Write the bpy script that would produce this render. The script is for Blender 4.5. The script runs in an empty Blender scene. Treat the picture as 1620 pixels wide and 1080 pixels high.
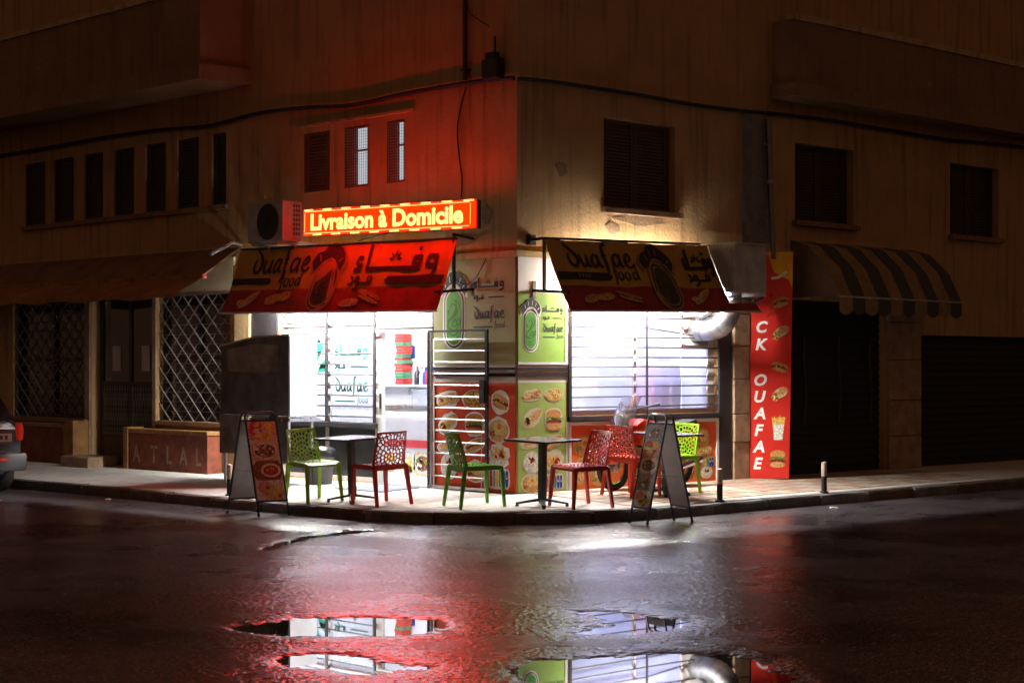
import bpy, bmesh, math, random
import numpy as np
from mathutils import Vector, Matrix, noise
random.seed(7)
sc = bpy.context.scene
COL = sc.collection
PI = math.pi

# ------------------------------------------------------------------ camera, world, exposure
CAM = Vector((-14.71, -15.24, 1.663))
FWD = Vector((.6925, .7214, 0)); RGT = Vector((.7214, -.6925, 0))
cd = bpy.data.cameras.new('camera'); cam = bpy.data.objects.new('camera', cd); COL.objects.link(cam)
cam.location = CAM; cam.rotation_euler = (math.radians(90), 0, -math.atan2(FWD.x, FWD.y))
cd.sensor_width = 36; cd.lens = 64; cd.shift_y = 42/1620; cd.clip_end = 500; cd.clip_start = .1
sc.camera = cam

W = bpy.data.worlds.new('World'); sc.world = W; W.use_nodes = True
wn = W.node_tree.nodes; bg = wn['Background']
sky = wn.new('ShaderNodeTexSky'); sky.sky_type = 'NISHITA'; sky.sun_disc = False      # last afterglow and city glow, nearly black
sky.sun_elevation = math.radians(-4); sky.sun_rotation = math.radians(160)
mixw = wn.new('ShaderNodeMix'); mixw.data_type = 'RGBA'; mixw.inputs[0].default_value = .9
mixw.inputs[7].default_value = (.56, .27, .15, 1)                                     # light-polluted night sky
W.node_tree.links.new(sky.outputs[0], mixw.inputs[6]); W.node_tree.links.new(mixw.outputs[2], bg.inputs[0])
bg.inputs[1].default_value = .15

vs = sc.view_settings; vs.view_transform = 'Standard'; vs.look = 'None'; vs.exposure = .22; vs.gamma = 1
try: vs.use_curve_mapping = False
except Exception: pass
sc.cycles.use_denoising = True
sc.cycles.max_bounces = 8; sc.cycles.diffuse_bounces = 4; sc.cycles.glossy_bounces = 4
sc.cycles.transmission_bounces = 4; sc.cycles.transparent_max_bounces = 12
sc.cycles.sample_clamp_indirect = 6; sc.cycles.caustics_reflective = False; sc.cycles.caustics_refractive = False

# ------------------------------------------------------------------ materials
MATS = {}
def mat(name, col, rough=.6, metal=0., var=.12, scale=6., bump=0., bscale=60., col2=None, emis=None, estr=0., spec=.5, coat=0., det=5., rvar=.1):
    """Principled with a noise-varied colour, roughness and fine relief."""
    if name in MATS: return MATS[name]
    m = bpy.data.materials.new(name); m.use_nodes = True; nt = m.node_tree; n = nt.nodes; l = nt.links
    b = n['Principled BSDF']; tc = n.new('ShaderNodeTexCoord')
    c2 = col2 or tuple(max(0, c*(1-var*2)) for c in col)
    c1 = col if col2 else tuple(min(1, c*(1+var*.6)) for c in col)
    nz = n.new('ShaderNodeTexNoise'); nz.inputs['Scale'].default_value = scale; nz.inputs['Detail'].default_value = det
    nz.inputs['Roughness'].default_value = .65
    l.new(tc.outputs['Object'], nz.inputs['Vector'])
    r = n.new('ShaderNodeValToRGB'); r.color_ramp.elements[0].position = .3; r.color_ramp.elements[1].position = .7
    r.color_ramp.elements[0].color = (*c2, 1); r.color_ramp.elements[1].color = (*c1, 1)
    l.new(nz.outputs['Fac'], r.inputs[0]); l.new(r.outputs[0], b.inputs['Base Color'])
    mr = n.new('ShaderNodeMapRange'); mr.inputs[3].default_value = max(0, rough-rvar); mr.inputs[4].default_value = min(1, rough+rvar)
    l.new(nz.outputs['Fac'], mr.inputs[0]); l.new(mr.outputs[0], b.inputs['Roughness'])
    b.inputs['Metallic'].default_value = metal; b.inputs['Specular IOR Level'].default_value = spec
    b.inputs['Coat Weight'].default_value = coat
    if bump:
        nb = n.new('ShaderNodeTexNoise'); nb.inputs['Scale'].default_value = bscale; nb.inputs['Detail'].default_value = 4
        l.new(tc.outputs['Object'], nb.inputs['Vector'])
        bp = n.new('ShaderNodeBump'); bp.inputs['Strength'].default_value = bump; bp.inputs['Distance'].default_value = .02
        l.new(nb.outputs['Fac'], bp.inputs['Height']); l.new(bp.outputs[0], b.inputs['Normal'])
    if emis:
        b.inputs['Emission Color'].default_value = (*emis, 1); b.inputs['Emission Strength'].default_value = estr
    MATS[name] = m; return m

def stained_wall(name, col, dirt, stain=.5):
    """Rendered wall: broad patches, streaks running down, peeled fine relief."""
    m = bpy.data.materials.new(name); m.use_nodes = True; nt = m.node_tree; n = nt.nodes; l = nt.links
    b = n['Principled BSDF']; tc = n.new('ShaderNodeTexCoord')
    n1 = n.new('ShaderNodeTexNoise'); n1.inputs['Scale'].default_value = 1.3; n1.inputs['Detail'].default_value = 8; n1.inputs['Roughness'].default_value = .7
    l.new(tc.outputs['Object'], n1.inputs['Vector'])
    mp = n.new('ShaderNodeMapping'); mp.inputs['Scale'].default_value = (5, 5, .35); l.new(tc.outputs['Object'], mp.inputs['Vector'])
    n2 = n.new('ShaderNodeTexNoise'); n2.inputs['Scale'].default_value = 1.6; n2.inputs['Detail'].default_value = 6; l.new(mp.outputs[0], n2.inputs['Vector'])
    r1 = n.new('ShaderNodeValToRGB'); r1.color_ramp.elements[0].position = .42; r1.color_ramp.elements[1].position = .68
    r1.color_ramp.elements[0].color = (*col, 1); r1.color_ramp.elements[1].color = (*[c*.78 for c in col], 1); l.new(n1.outputs['Fac'], r1.inputs[0])
    r2 = n.new('ShaderNodeValToRGB'); r2.color_ramp.elements[0].position = .52; r2.color_ramp.elements[1].position = .75
    r2.color_ramp.elements[0].color = (0, 0, 0, 1); r2.color_ramp.elements[1].color = (stain, stain, stain, 1); l.new(n2.outputs['Fac'], r2.inputs[0])
    mx = n.new('ShaderNodeMix'); mx.data_type = 'RGBA'; l.new(r2.outputs[0], mx.inputs[0]); l.new(r1.outputs[0], mx.inputs[6]); mx.inputs[7].default_value = (*dirt, 1)
    l.new(mx.outputs[2], b.inputs['Base Color']); b.inputs['Roughness'].default_value = .9; b.inputs['Specular IOR Level'].default_value = .2
    nb = n.new('ShaderNodeTexNoise'); nb.inputs['Scale'].default_value = 22; nb.inputs['Detail'].default_value = 8; l.new(tc.outputs['Object'], nb.inputs['Vector'])
    bp = n.new('ShaderNodeBump'); bp.inputs['Strength'].default_value = .45; bp.inputs['Distance'].default_value = .02
    l.new(nb.outputs['Fac'], bp.inputs['Height']); l.new(bp.outputs[0], b.inputs['Normal'])
    MATS[name] = m; return m

def asphalt():
    m = bpy.data.materials.new('wet_asphalt'); m.use_nodes = True; nt = m.node_tree; n = nt.nodes; l = nt.links
    b = n['Principled BSDF']; tc = n.new('ShaderNodeTexCoord')
    v = n.new('ShaderNodeTexVoronoi'); v.inputs['Scale'].default_value = 85; l.new(tc.outputs['Object'], v.inputs['Vector'])
    nf = n.new('ShaderNodeTexNoise'); nf.inputs['Scale'].default_value = 90; nf.inputs['Detail'].default_value = 2; l.new(tc.outputs['Object'], nf.inputs['Vector'])
    nl = n.new('ShaderNodeTexNoise'); nl.inputs['Scale'].default_value = .55; nl.inputs['Detail'].default_value = 7; nl.inputs['Roughness'].default_value = .6; l.new(tc.outputs['Object'], nl.inputs['Vector'])
    wn_ = n.new('ShaderNodeTexWhiteNoise'); l.new(v.outputs['Position'], wn_.inputs['Vector'])
    rc = n.new('ShaderNodeValToRGB'); rc.color_ramp.elements[0].color = (.026, .022, .025, 1); rc.color_ramp.elements[1].color = (.42, .36, .40, 1)
    rc.color_ramp.elements[0].position = .35; rc.color_ramp.elements[1].position = 1.; e_ = rc.color_ramp.elements.new(.78); e_.color = (.12, .10, .112, 1)
    l.new(wn_.outputs['Value'], rc.inputs[0])                                                  # dark binder with pale stones; their contrast also paints the wet sparkle
    pm = n.new('ShaderNodeValToRGB'); pm.color_ramp.elements[0].position = .38; pm.color_ramp.elements[1].position = .62; pm.color_ramp.elements[0].color = (.55, .55, .56, 1); pm.color_ramp.elements[1].color = (1.25, 1.2, 1.18, 1)
    l.new(nl.outputs['Fac'], pm.inputs[0]); mu = n.new('ShaderNodeMix'); mu.data_type = 'RGBA'; mu.blend_type = 'MULTIPLY'; mu.inputs[0].default_value = 1
    l.new(rc.outputs[0], mu.inputs[6]); l.new(pm.outputs[0], mu.inputs[7]); l.new(mu.outputs[2], b.inputs['Base Color'])
    rr = n.new('ShaderNodeValToRGB'); rr.color_ramp.elements[0].position = .40; rr.color_ramp.elements[1].position = .68
    rr.color_ramp.elements[0].color = (.24, .24, .24, 1); rr.color_ramp.elements[1].color = (.42, .42, .42, 1)     # wet film and drier areas
    at = n.new('ShaderNodeAttribute'); at.attribute_name = 'wet'; l.new(nl.outputs['Fac'], rr.inputs[0])
    wr = n.new('ShaderNodeMix'); wr.data_type = 'FLOAT'; l.new(at.outputs['Fac'], wr.inputs[0]); l.new(rr.outputs[0], wr.inputs[2]); wr.inputs[3].default_value = .17; l.new(wr.outputs[0], b.inputs['Roughness'])   # soaked margins of the puddles
    ad = n.new('ShaderNodeMath'); ad.operation = 'ADD'; l.new(v.outputs['Distance'], ad.inputs[0]); l.new(nf.outputs['Fac'], ad.inputs[1])
    bp = n.new('ShaderNodeBump'); bp.inputs['Strength'].default_value = 1.; bp.inputs['Distance'].default_value = .0008
    l.new(ad.outputs[0], bp.inputs['Height']); l.new(bp.outputs[0], b.inputs['Normal'])
    b.inputs['Specular IOR Level'].default_value = .9
    cw = n.new('ShaderNodeMapRange'); cw.inputs[1].default_value = .25; cw.inputs[2].default_value = .85; cw.inputs[3].default_value = .1; cw.inputs[4].default_value = 1.; l.new(wn_.outputs['Value'], cw.inputs[0]); l.new(cw.outputs[0], b.inputs['Coat Weight']); b.inputs['Coat Roughness'].default_value = .2; b.inputs['Coat IOR'].default_value = 1.6; l.new(bp.outputs[0], b.inputs['Coat Normal'])
    MATS['wet_asphalt'] = m; return m

def sheet_glass(name, tint, veil, gloss=.08):
    """Steamed or filmed pane: part clear, part scattering, a little reflecting."""
    m = bpy.data.materials.new(name); m.use_nodes = True; nt = m.node_tree; n = nt.nodes; l = nt.links
    for x in list(n):
        if x.type != 'OUTPUT_MATERIAL': n.remove(x)
    out = [x for x in n if x.type == 'OUTPUT_MATERIAL'][0]
    tr = n.new('ShaderNodeBsdfTransparent'); tl = n.new('ShaderNodeBsdfTranslucent'); gl = n.new('ShaderNodeBsdfGlossy'); df = n.new('ShaderNodeBsdfDiffuse')
    tl.inputs[0].default_value = (*tint, 1); df.inputs[0].default_value = (*tint, 1); gl.inputs['Roughness'].default_value = .06
    tc = n.new('ShaderNodeTexCoord'); nz = n.new('ShaderNodeTexNoise'); nz.inputs['Scale'].default_value = 2.2; l.new(tc.outputs['Object'], nz.inputs['Vector'])
    mr = n.new('ShaderNodeMapRange'); mr.inputs[3].default_value = max(0, veil-.12); mr.inputs[4].default_value = min(1, veil+.12); l.new(nz.outputs['Fac'], mr.inputs[0])
    mm = n.new('ShaderNodeMixShader'); mm.inputs[0].default_value = .15; l.new(tl.outputs[0], mm.inputs[1]); l.new(df.outputs[0], mm.inputs[2])
    m1 = n.new('ShaderNodeMixShader'); l.new(mr.outputs[0], m1.inputs[0]); l.new(tr.outputs[0], m1.inputs[1]); l.new(mm.outputs[0], m1.inputs[2])
    m2 = n.new('ShaderNodeMixShader'); m2.inputs[0].default_value = gloss; l.new(m1.outputs[0], m2.inputs[1]); l.new(gl.outputs[0], m2.inputs[2])
    l.new(m2.outputs[0], out.inputs[0]); MATS[name] = m; return m

def emit(name, col, s):
    m = bpy.data.materials.new(name); m.use_nodes = True; b = m.node_tree.nodes['Principled BSDF']
    b.inputs['Base Color'].default_value = (.02, .02, .02, 1)
    b.inputs['Emission Color'].default_value = (*col, 1); b.inputs['Emission Strength'].default_value = s
    MATS[name] = m; return m

asphalt()
stained_wall('render_cream', (.52, .33, .155), (.15, .085, .045), .75)
stained_wall('render_band', (.56, .42, .22), (.22, .15, .08), .8)
stained_wall('render_brown', (.30, .19, .11), (.12, .07, .045))
stained_wall('concrete_pave', (.62, .585, .545), (.24, .21, .18), .6)
mat('kerb_stone', (.13, .12, .11), .8, var=.3, scale=4, bump=.6, bscale=30)
mat('kerb_brown', (.15, .10, .075), .8, var=.3, scale=4, bump=.6, bscale=30); mat('kerb_pale', (.20, .19, .175), .8, var=.3, scale=4, bump=.6, bscale=30)
for i, c in enumerate([(.52, .44, .34), (.44, .28, .20), (.56, .50, .42), (.40, .30, .22)]):
    mat('tile%d' % i, c, .55, var=.16, scale=7, bump=.2, bscale=80)
mat('stone_block', (.42, .28, .17), .8, var=.25, scale=5, bump=.4, bscale=35)
mat('black_metal', (.018, .018, .022), .45, .0, var=.2)
mat('dark_frame', (.03, .03, .034), .4, var=.2, spec=.5)
mat('alu', (.62, .62, .63), .35, .9, var=.08)
mat('white_alu', (.75, .75, .74), .4, var=.05)
mat('steel', (.55, .56, .57), .28, 1., var=.12, scale=4)
mat('dull_steel', (.46, .44, .42), .5, .25, var=.2, scale=4)
mat('bar_grey', (.05, .05, .055), .4, .3, var=.15)
mat('dark_chrome', (.20, .19, .19), .22, .9, var=.1)
mat('fascia_grey', (.42, .43, .45), .5, .5, var=.06, scale=3)
mat('chase_grey', (.23, .21, .20), .6, .2, var=.2)
mat('chrome', (.7, .7, .72), .12, 1., var=.05)
mat('galv', (.52, .54, .56), .42, 1., var=.2, scale=9, bump=.15, bscale=14)
mat('dark_shutter', (.055, .042, .035), .7, var=.3, scale=9)
mat('brown_shutter', (.115, .072, .05), .7, var=.2, scale=9)
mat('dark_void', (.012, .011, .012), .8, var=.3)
mat('interior_white', (.86, .87, .9), .5, var=.03)
mat('white_print', (.82, .82, .80), .7, spec=.15, var=.05)
mat('cream_print', (.62, .57, .40), .7, spec=.15, var=.08)
mat('pale_green_print', (.27, .47, .09), .7, spec=.15, var=.12, scale=2, rvar=.05)
mat('sage_print', (.36, .39, .20), .7, spec=.15, var=.08, scale=2)
mat('light_green_print', (.33, .44, .12), .7, spec=.15, var=.1, scale=2)
mat('red_print', (.60, .075, .025), .7, spec=.15, var=.12, scale=3)
mat('orange_print', (.72, .16, .03), .7, spec=.15, var=.25, scale=2.2, col2=(.55, .07, .025))
mat('logo_dark', (.015, .03, .035), .7, spec=.15, var=.1)
mat('logo_green', (.12, .42, .06), .7, spec=.15, var=.15)
mat('logo_deep', (.03, .19, .05), .7, spec=.15, var=.1)
mat('stripe_black', (.012, .012, .013), .7, spec=.15, var=.1)
mat('stripe_grey', (.52, .50, .47), .45, var=.06)
mat('awning_yellow', (.58, .34, .045), .75, var=.14, scale=2.5, bump=.15, bscale=200)
mat('awning_red', (.40, .035, .03), .75, var=.3, scale=3, bump=.15, bscale=200)
mat('awning_ink', (.03, .015, .035), .75, var=.1)
mat('awning_oval', (.075, .07, .045), .7, var=.2)
mat('awning_pale', (.36, .22, .09), .7, var=.1)
mat('sign_red', (.62, .03, .02), .3, var=.1, scale=3, spec=.5)
mat('sign_yellow', (.75, .38, .02), .35, var=.1)
# food print colours
FC = {'bun': (.62, .30, .09), 'crust': (.66, .36, .13), 'cheese': (.85, .55, .16), 'meat': (.16, .055, .025), 'green': (.12, .30, .04), 'tom': (.62, .06, .03),
      'cream': (.85, .80, .68), 'fry': (.88, .58, .09), 'tort': (.74, .58, .34), 'pink': (.75, .35, .28), 'berry': (.10, .012, .03), 'blue': (.02, .08, .42), 'plate': (.80, .78, .74), 'teal': (.05, .32, .28), 'grey': (.35, .36, .38), 'choc': (.28, .12, .06)}
for k, c in FC.items(): mat('food_'+k, c, .7, spec=.15, var=.28, scale=40, det=3)
for k, c in {'green': (.26, .48, .012), 'red': (.52, .018, .014), 'deep_green': (.12, .36, .02), 'orange_red': (.62, .04, .012)}.items(): mat('plastic_'+k, c, .36, var=.14, scale=9, spec=.5, rvar=.16)
sheet_glass('film_glass', (.72, .74, 1.), .42)
sheet_glass('clear_glass', (.85, .92, 1.), .28)
sheet_glass('dark_glass', (.08, .09, .1), .5, .15)
mat('teal_print', (.015, .20, .15), .7, spec=.15, var=.1)
emit('tube_light', (1., .975, .93), 1800.)
emit('ceiling_light', (.76, .83, 1.), 60.)
emit('led_red', (1., .0022, .0), 21.)
emit('led_yellow', (1., .13, .034), 9.)
emit('room_glow', (.62, .72, .78), .75)
emit('led_dot_glow', (1., .05, .02), .25)

# ------------------------------------------------------------------ mesh builder and scene helpers
OFF = {}
def offset_of(o):
    while o is not None:
        if o.name in OFF: return OFF[o.name]
        o = o.parent
    return Vector((0, 0, 0))

class MB:
    def __init__(s): s.v = []; s.f = []; s.m = []
    def add(s, vs, fs, m=0):
        k = len(s.v); s.v += [tuple(p) for p in vs]; s.f += [tuple(i+k for i in f) for f in fs]; s.m += [m]*len(fs); return s
    def box(s, x0, x1, y0, y1, z0, z1, m=0):
        vs = [(x, y, z) for z in (z0, z1) for y in (y0, y1) for x in (x0, x1)]
        return s.add(vs, [(0, 2, 3, 1), (4, 5, 7, 6), (0, 1, 5, 4), (2, 6, 7, 3), (0, 4, 6, 2), (1, 3, 7, 5)], m)
    def hexa(s, bottom, top, m=0):   # two quads
        return s.add(list(bottom)+list(top), [(3, 2, 1, 0), (4, 5, 6, 7)]+[(i, (i+1) % 4, (i+1) % 4+4, i+4) for i in range(4)], m)
    def bar(s, p, q, w, h=None, m=0, up=(0, 0, 1), w2=None, h2=None):
        p = Vector(p); q = Vector(q); h = h or w; w2 = w2 or w; h2 = h2 or h; d = (q-p).normalized(); u = Vector(up)
        if abs(d.dot(u)) > .95: u = Vector((0, 1, 0))
        a = d.cross(u).normalized(); b = a.cross(d).normalized()
        ring = lambda c, w, h: [c+a*w/2+b*h/2, c-a*w/2+b*h/2, c-a*w/2-b*h/2, c+a*w/2-b*h/2]
        return s.add(ring(p, w, h)+ring(q, w2, h2), [(0, 1, 2, 3), (7, 6, 5, 4)]+[(i, i+4, (i+1) % 4+4, (i+1) % 4) for i in range(4)], m)
    def tube(s, pts, r, seg=8, m=0, closed=False, caps=True):
        pts = [Vector(p) for p in pts]; n = len(pts); rs = r if isinstance(r, (list, tuple)) else [r]*n
        up = Vector((0, 0, 1)); rings = []; a = None
        for i, p in enumerate(pts):
            d = (pts[(i+1) % n]-pts[i-1]) if closed else (pts[min(i+1, n-1)]-pts[max(i-1, 0)])
            d = d.normalized()
            if a is None: a = d.cross(up if abs(d.dot(up)) < .95 else Vector((1, 0, 0))).normalized()
            else:
                a = a-d*a.dot(d); a = a.normalized() if a.length > 1e-6 else d.orthogonal().normalized()
            b = d.cross(a)
            rings.append([p+(a*math.cos(2*PI*k/seg)+b*math.sin(2*PI*k/seg))*rs[i] for k in range(seg)])
        vs = [q for rg in rings for q in rg]; fs = []
        for i in range(n if closed else n-1):
            for k in range(seg):
                i2 = (i+1) % n; fs.append((i*seg+k, i*seg+(k+1) % seg, i2*seg+(k+1) % seg, i2*seg+k))
        if caps and not closed: fs += [tuple(range(seg))[::-1], tuple((n-1)*seg+k for k in range(seg))]
        return s.add(vs, fs, m)
    def lathe(s, prof, seg=16, c=(0, 0, 0), m=0):
        vs = []; fs = []; n = len(prof)
        for r, z in prof:
            for k in range(seg): vs.append((c[0]+r*math.cos(2*PI*k/seg), c[1]+r*math.sin(2*PI*k/seg), c[2]+z))
        for i in range(n-1):
            for k in range(seg): fs.append((i*seg+k, i*seg+(k+1) % seg, (i+1)*seg+(k+1) % seg, (i+1)*seg+k))
        fs += [tuple(range(seg))[::-1], tuple((n-1)*seg+k for k in range(seg))]
        return s.add(vs, fs, m)
    def prism(s, fr, poly, l0, l1, m=0):
        n = len(poly); vs = [fr(a, b, l0) for a, b in poly]+[fr(a, b, l1) for a, b in poly]
        return s.add(vs, [tuple(range(n))[::-1], tuple(range(n, 2*n))]+[(i, (i+1) % n, (i+1) % n+n, i+n) for i in range(n)], m)
    def poly(s, fr, poly, l, m=0):
        return s.add([fr(a, b, l) for a, b in poly], [tuple(range(len(poly)))], m)
    def ribbon(s, fr, pts, w, l, m=0, smooth=True, nib=0.):
        p = catmull(pts) if smooth and len(pts) > 2 else [Vector((*q, 0)).to_2d() for q in pts]
        L = []; R = []
        for i in range(len(p)):
            d = p[min(i+1, len(p)-1)]-p[max(i-1, 0)]
            if d.length < 1e-9: d = Vector((1, 0))
            d.normalize(); nn = Vector((-d.y, d.x)); ww = w*(1-nib*abs(d.x*.6+d.y*-.0)) if nib else w
            if smooth and nib: ww *= .55+.45*math.sin(PI*min(1, max(0, (i+.6)/len(p))))
            L.append(p[i]+nn*ww/2); R.append(p[i]-nn*ww/2)
        vs = [fr(q.x, q.y, l) for q in L]+[fr(q.x, q.y, l) for q in R]; n = len(p)
        return s.add(vs, [(i, n+i, n+i+1, i+1) for i in range(n-1)], m)
    def build(s, name, mats, parent=None, smooth=False, bevel=0, stuff=False, local=False):
        me = bpy.data.meshes.new(name); off = Vector((0, 0, 0)) if (local or parent is None) else offset_of(parent)
        me.from_pydata([(p[0]-off.x, p[1]-off.y, p[2]-off.z) for p in s.v], [], s.f)
        for mm in (mats if isinstance(mats, (list, tuple)) else [mats]): me.materials.append(MATS[mm] if isinstance(mm, str) else mm)
        me.polygons.foreach_set('material_index', s.m)
        bm = bmesh.new(); bm.from_mesh(me)
        if bevel:
            bmesh.ops.bevel(bm, geom=[e for e in bm.edges if e.is_manifold and e.calc_face_angle(0) > .6], offset=bevel, segments=2, affect='EDGES', profile=.6)
        bm.to_mesh(me); bm.free()
        if smooth:
            me.polygons.foreach_set('use_smooth', [True]*len(me.polygons))
            try: me.set_sharp_from_angle(angle=math.radians(40))
            except Exception: pass
        o = bpy.data.objects.new(name, me); COL.objects.link(o)
        if parent is not None: o.parent = parent
        if stuff: o['kind'] = 'stuff'
        return o

def catmull(pts, k=6):
    P = [Vector((q[0], q[1])) for q in pts]; P = [P[0]*2-P[1]]+P+[P[-1]*2-P[-2]]; out = []
    for i in range(1, len(P)-2):
        for j in range(k):
            t = j/k; a, b, c, d = P[i-1:i+3]
            out.append(.5*((2*b)+(c-a)*t+(2*a-5*b+4*c-d)*t*t+(3*b-a-3*c+d)*t**3))
    return out+[P[-2]]

def tag(o, label, cat, group=None, kind=None):
    if label: o['label'] = label
    if cat: o['category'] = cat
    if group: o['group'] = group
    if kind: o['kind'] = kind
    return o
def thing(name, label, cat, loc=(0, 0, 0), group=None):
    o = bpy.data.objects.new(name, None); COL.objects.link(o); o.location = loc; o.empty_display_size = .2
    OFF[o.name] = Vector(loc); return tag(o, label, cat, group)
def copy_tree(o, parent=None):
    c = o.copy(); COL.objects.link(c); c.parent = parent
    for ch in o.children: copy_tree(ch, c)
    return c
def part(name, m, parent, *a, **k):
    mb = MB()
    for b in a: mb.box(*b)
    return mb.build(name, m, parent, **k)
def frame(o, ax, ay, n):
    o = Vector(o); ax = Vector(ax); ay = Vector(ay); n = Vector(n)
    return lambda a, b, l=0: o+ax*a+ay*b+n*l
FL = lambda y, z, d=0.: frame((-d, y, z), (0, -1, 0), (0, 0, 1), (-1, 0, 0))      # on the left street wall, seen from the street
FR = lambda x, z, d=0.: frame((x, -d, z), (1, 0, 0), (0, 0, 1), (0, -1, 0))       # on the right street wall

def pav(x, y):
    if x < 0 and y >= 0: d = -x
    elif x >= 0 and y < 0: d = -y
    elif x < 0: d = math.hypot(x, y)
    else: d = 0
    return .2-.04*d
def stand(o, x, y, yaw, z=None):
    """Set a thing on the sloping pavement (or at z), turned to yaw."""
    if z is None:
        e = .2; nx = -(pav(x+e, y)-pav(x-e, y))/(2*e); ny = -(pav(x, y+e)-pav(x, y-e))/(2*e)
        n = Vector((nx, ny, 1)).normalized(); q = Vector((0, 0, 1)).rotation_difference(n)
        o.matrix_world = Matrix.Translation((x, y, pav(x, y)+.003)) @ q.to_matrix().to_4x4() @ Matrix.Rotation(yaw, 4, 'Z')
        o.location = (x, y, pav(x, y)+.003); o.rotation_euler = (q.to_matrix().to_4x4() @ Matrix.Rotation(yaw, 4, 'Z')).to_euler()
    else:
        o.location = (x, y, z); o.rotation_euler = (0, 0, yaw)
    return o

_txt = {}
def text_into(mb, fr, s, h, a, b, l, m=0, bold=0., shear=0., sx=1., align='LEFT'):
    """Letters of the built-in font as flat faces, cap height h, lower left at (a, b)."""
    key = (s, bold, shear)
    if key not in _txt:
        cu = bpy.data.curves.new('t', 'FONT'); cu.body = s; cu.size = 1; cu.offset = bold; cu.shear = shear; cu.resolution_u = 3; cu.fill_mode = 'FRONT'
        ob = bpy.data.objects.new('t', cu); COL.objects.link(ob); dg = bpy.context.evaluated_depsgraph_get(); me = ob.evaluated_get(dg).to_mesh()
        V = [tuple(v.co) for v in me.vertices]; Fs = [tuple(p.vertices) for p in me.polygons]
        bpy.data.objects.remove(ob); bpy.data.curves.remove(cu); _txt[key] = (V, Fs)
    V, Fs = _txt[key]
    if not V: return
    k = h/.73; x0 = min(v[0] for v in V); w = (max(v[0] for v in V)-x0)*k*sx
    dx = a-(w/2 if align == 'CENTER' else 0)
    mb.add([fr(dx+(v[0]-x0)*k*sx, b+v[1]*k, l) for v in V], Fs, m); return w

# ------------------------------------------------------------------ road, puddles, kerb, pavement
def ground_px(px, py):
    Y = CAM.z*2880/(py-582); X = (px-810)/2880*Y; return X, Y
# outlines of the standing water, in metres right of / ahead of the camera
PUD = [[(-1.78, 11.75), (-1.66, 11.95), (-1.42, 12.2), (-1.0, 12.24), (-.5, 12.1), (-.42, 11.85), (-.5, 11.5), (-.9, 11.36), (-1.5, 11.42), (-1.7, 11.55)],
       [(-1.34, 10.45), (-1.22, 10.72), (-1.0, 10.66), (-.75, 10.42), (-.5, 10.2), (-.62, 10.02), (-.9, 10.0), (-1.2, 10.2)],
       [(.5, 12.5), (.68, 12.6), (.88, 12.32), (1.16, 12.05), (1.05, 11.7), (.75, 11.46), (.42, 11.5), (.62, 11.85), (.66, 12.1), (.55, 12.3)],
       [(.0, 10.15), (.1, 10.45), (.4, 10.55), (.8, 10.64), (1.25, 10.66), (1.42, 10.4), (1.5, 9.8), (1.45, 9.1), (.6, 9.0), (.3, 9.45), (.12, 9.7)],
       [(-2.42, 16.9), (-2.2, 18.0), (-1.75, 18.75), (-1.3, 19.05), (-1.3, 18.75), (-1.8, 18.1), (-2.1, 17.3), (-2.25, 16.7)]]
def sdf(px, py, poly):
    P = np.array(poly); d = np.full(px.shape, 1e9); s = np.ones(px.shape)
    for i in range(len(P)):
        a = P[i]; b = P[i-1]; e = b-a; wx = px-a[0]; wy = py-a[1]
        t = np.clip((wx*e[0]+wy*e[1])/(e@e), 0, 1); d = np.minimum(d, (wx-e[0]*t)**2+(wy-e[1]*t)**2)
        c1 = py >= a[1]; c2 = py < b[1]; c3 = e[0]*wy > e[1]*wx
        s = np.where((c1 & c2 & c3) | (~c1 & ~c2 & ~c3), -s, s)
    return s*np.sqrt(d)
def lattice_noise(X, Y, sc_, seed):
    rng = np.random.RandomState(seed); T = rng.rand(256, 256); x = X/sc_+1000; y = Y/sc_+1000
    xi = np.floor(x).astype(int); yi = np.floor(y).astype(int); fx = x-xi; fy = y-yi; fx = fx*fx*(3-2*fx); fy = fy*fy*(3-2*fy)
    g = lambda i, j: T[i % 256, j % 256]
    return (g(xi, yi)*(1-fx)+g(xi+1, yi)*fx)*(1-fy)+(g(xi, yi+1)*(1-fx)+g(xi+1, yi+1)*fx)*fy*1.0-.5
def to_world(X, Y): return CAM.x+RGT.x*X+FWD.x*Y, CAM.y+RGT.y*X+FWD.y*Y
WATER = -.013
TAN = .295
ry = np.concatenate([np.arange(8.6, 13.4, .0145), np.arange(13.4, 19.5, .018)]); NX = 600
Sx, Y = np.meshgrid(np.linspace(-1, 1, NX), ry); X = Sx*Y*TAN; NY = len(ry)
sd = np.full(X.shape, 9.)
for i, p in enumerate(PUD): sd = np.minimum(sd, sdf(X, Y, p)+(.06 if i == 4 else 0))
sd = sd+.10*lattice_noise(X, Y, .16, 3)+.05*lattice_noise(X, Y, .06, 4)
Z = -.013+.013*np.tanh(sd/.12)                                               # hollows that hold the water
Z += .007*np.exp(-np.abs(sd)/.07)*(lattice_noise(X, Y, .03, 8)+.6*lattice_noise(X, Y, .018, 9))   # stones poking through at the edges
Z += .0012*lattice_noise(X, Y, .03, 1)+.0066*lattice_noise(X, Y, .0130, 2)*(1-.5*np.exp(-np.maximum(sd, 0)/.14))    # coarse aggregate
Z += .010*(lattice_noise(X, Y, .55, 5)+.5*lattice_noise(X, Y, .21, 6))*np.clip(sd/.3, 0, 1)
Z *= np.clip(np.minimum(np.minimum((1-np.abs(Sx))*Y*TAN, Y-ry[0]), ry[-1]-Y)/.2, 0, 1)
wx, wy = to_world(X, Y); co = np.stack([wx, wy, Z], -1).reshape(-1, 3)
idx = np.arange(NX*NY).reshape(NY, NX); q = np.stack([idx[:-1, :-1], idx[:-1, 1:], idx[1:, 1:], idx[1:, :-1]], -1).reshape(-1, 4)
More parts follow.
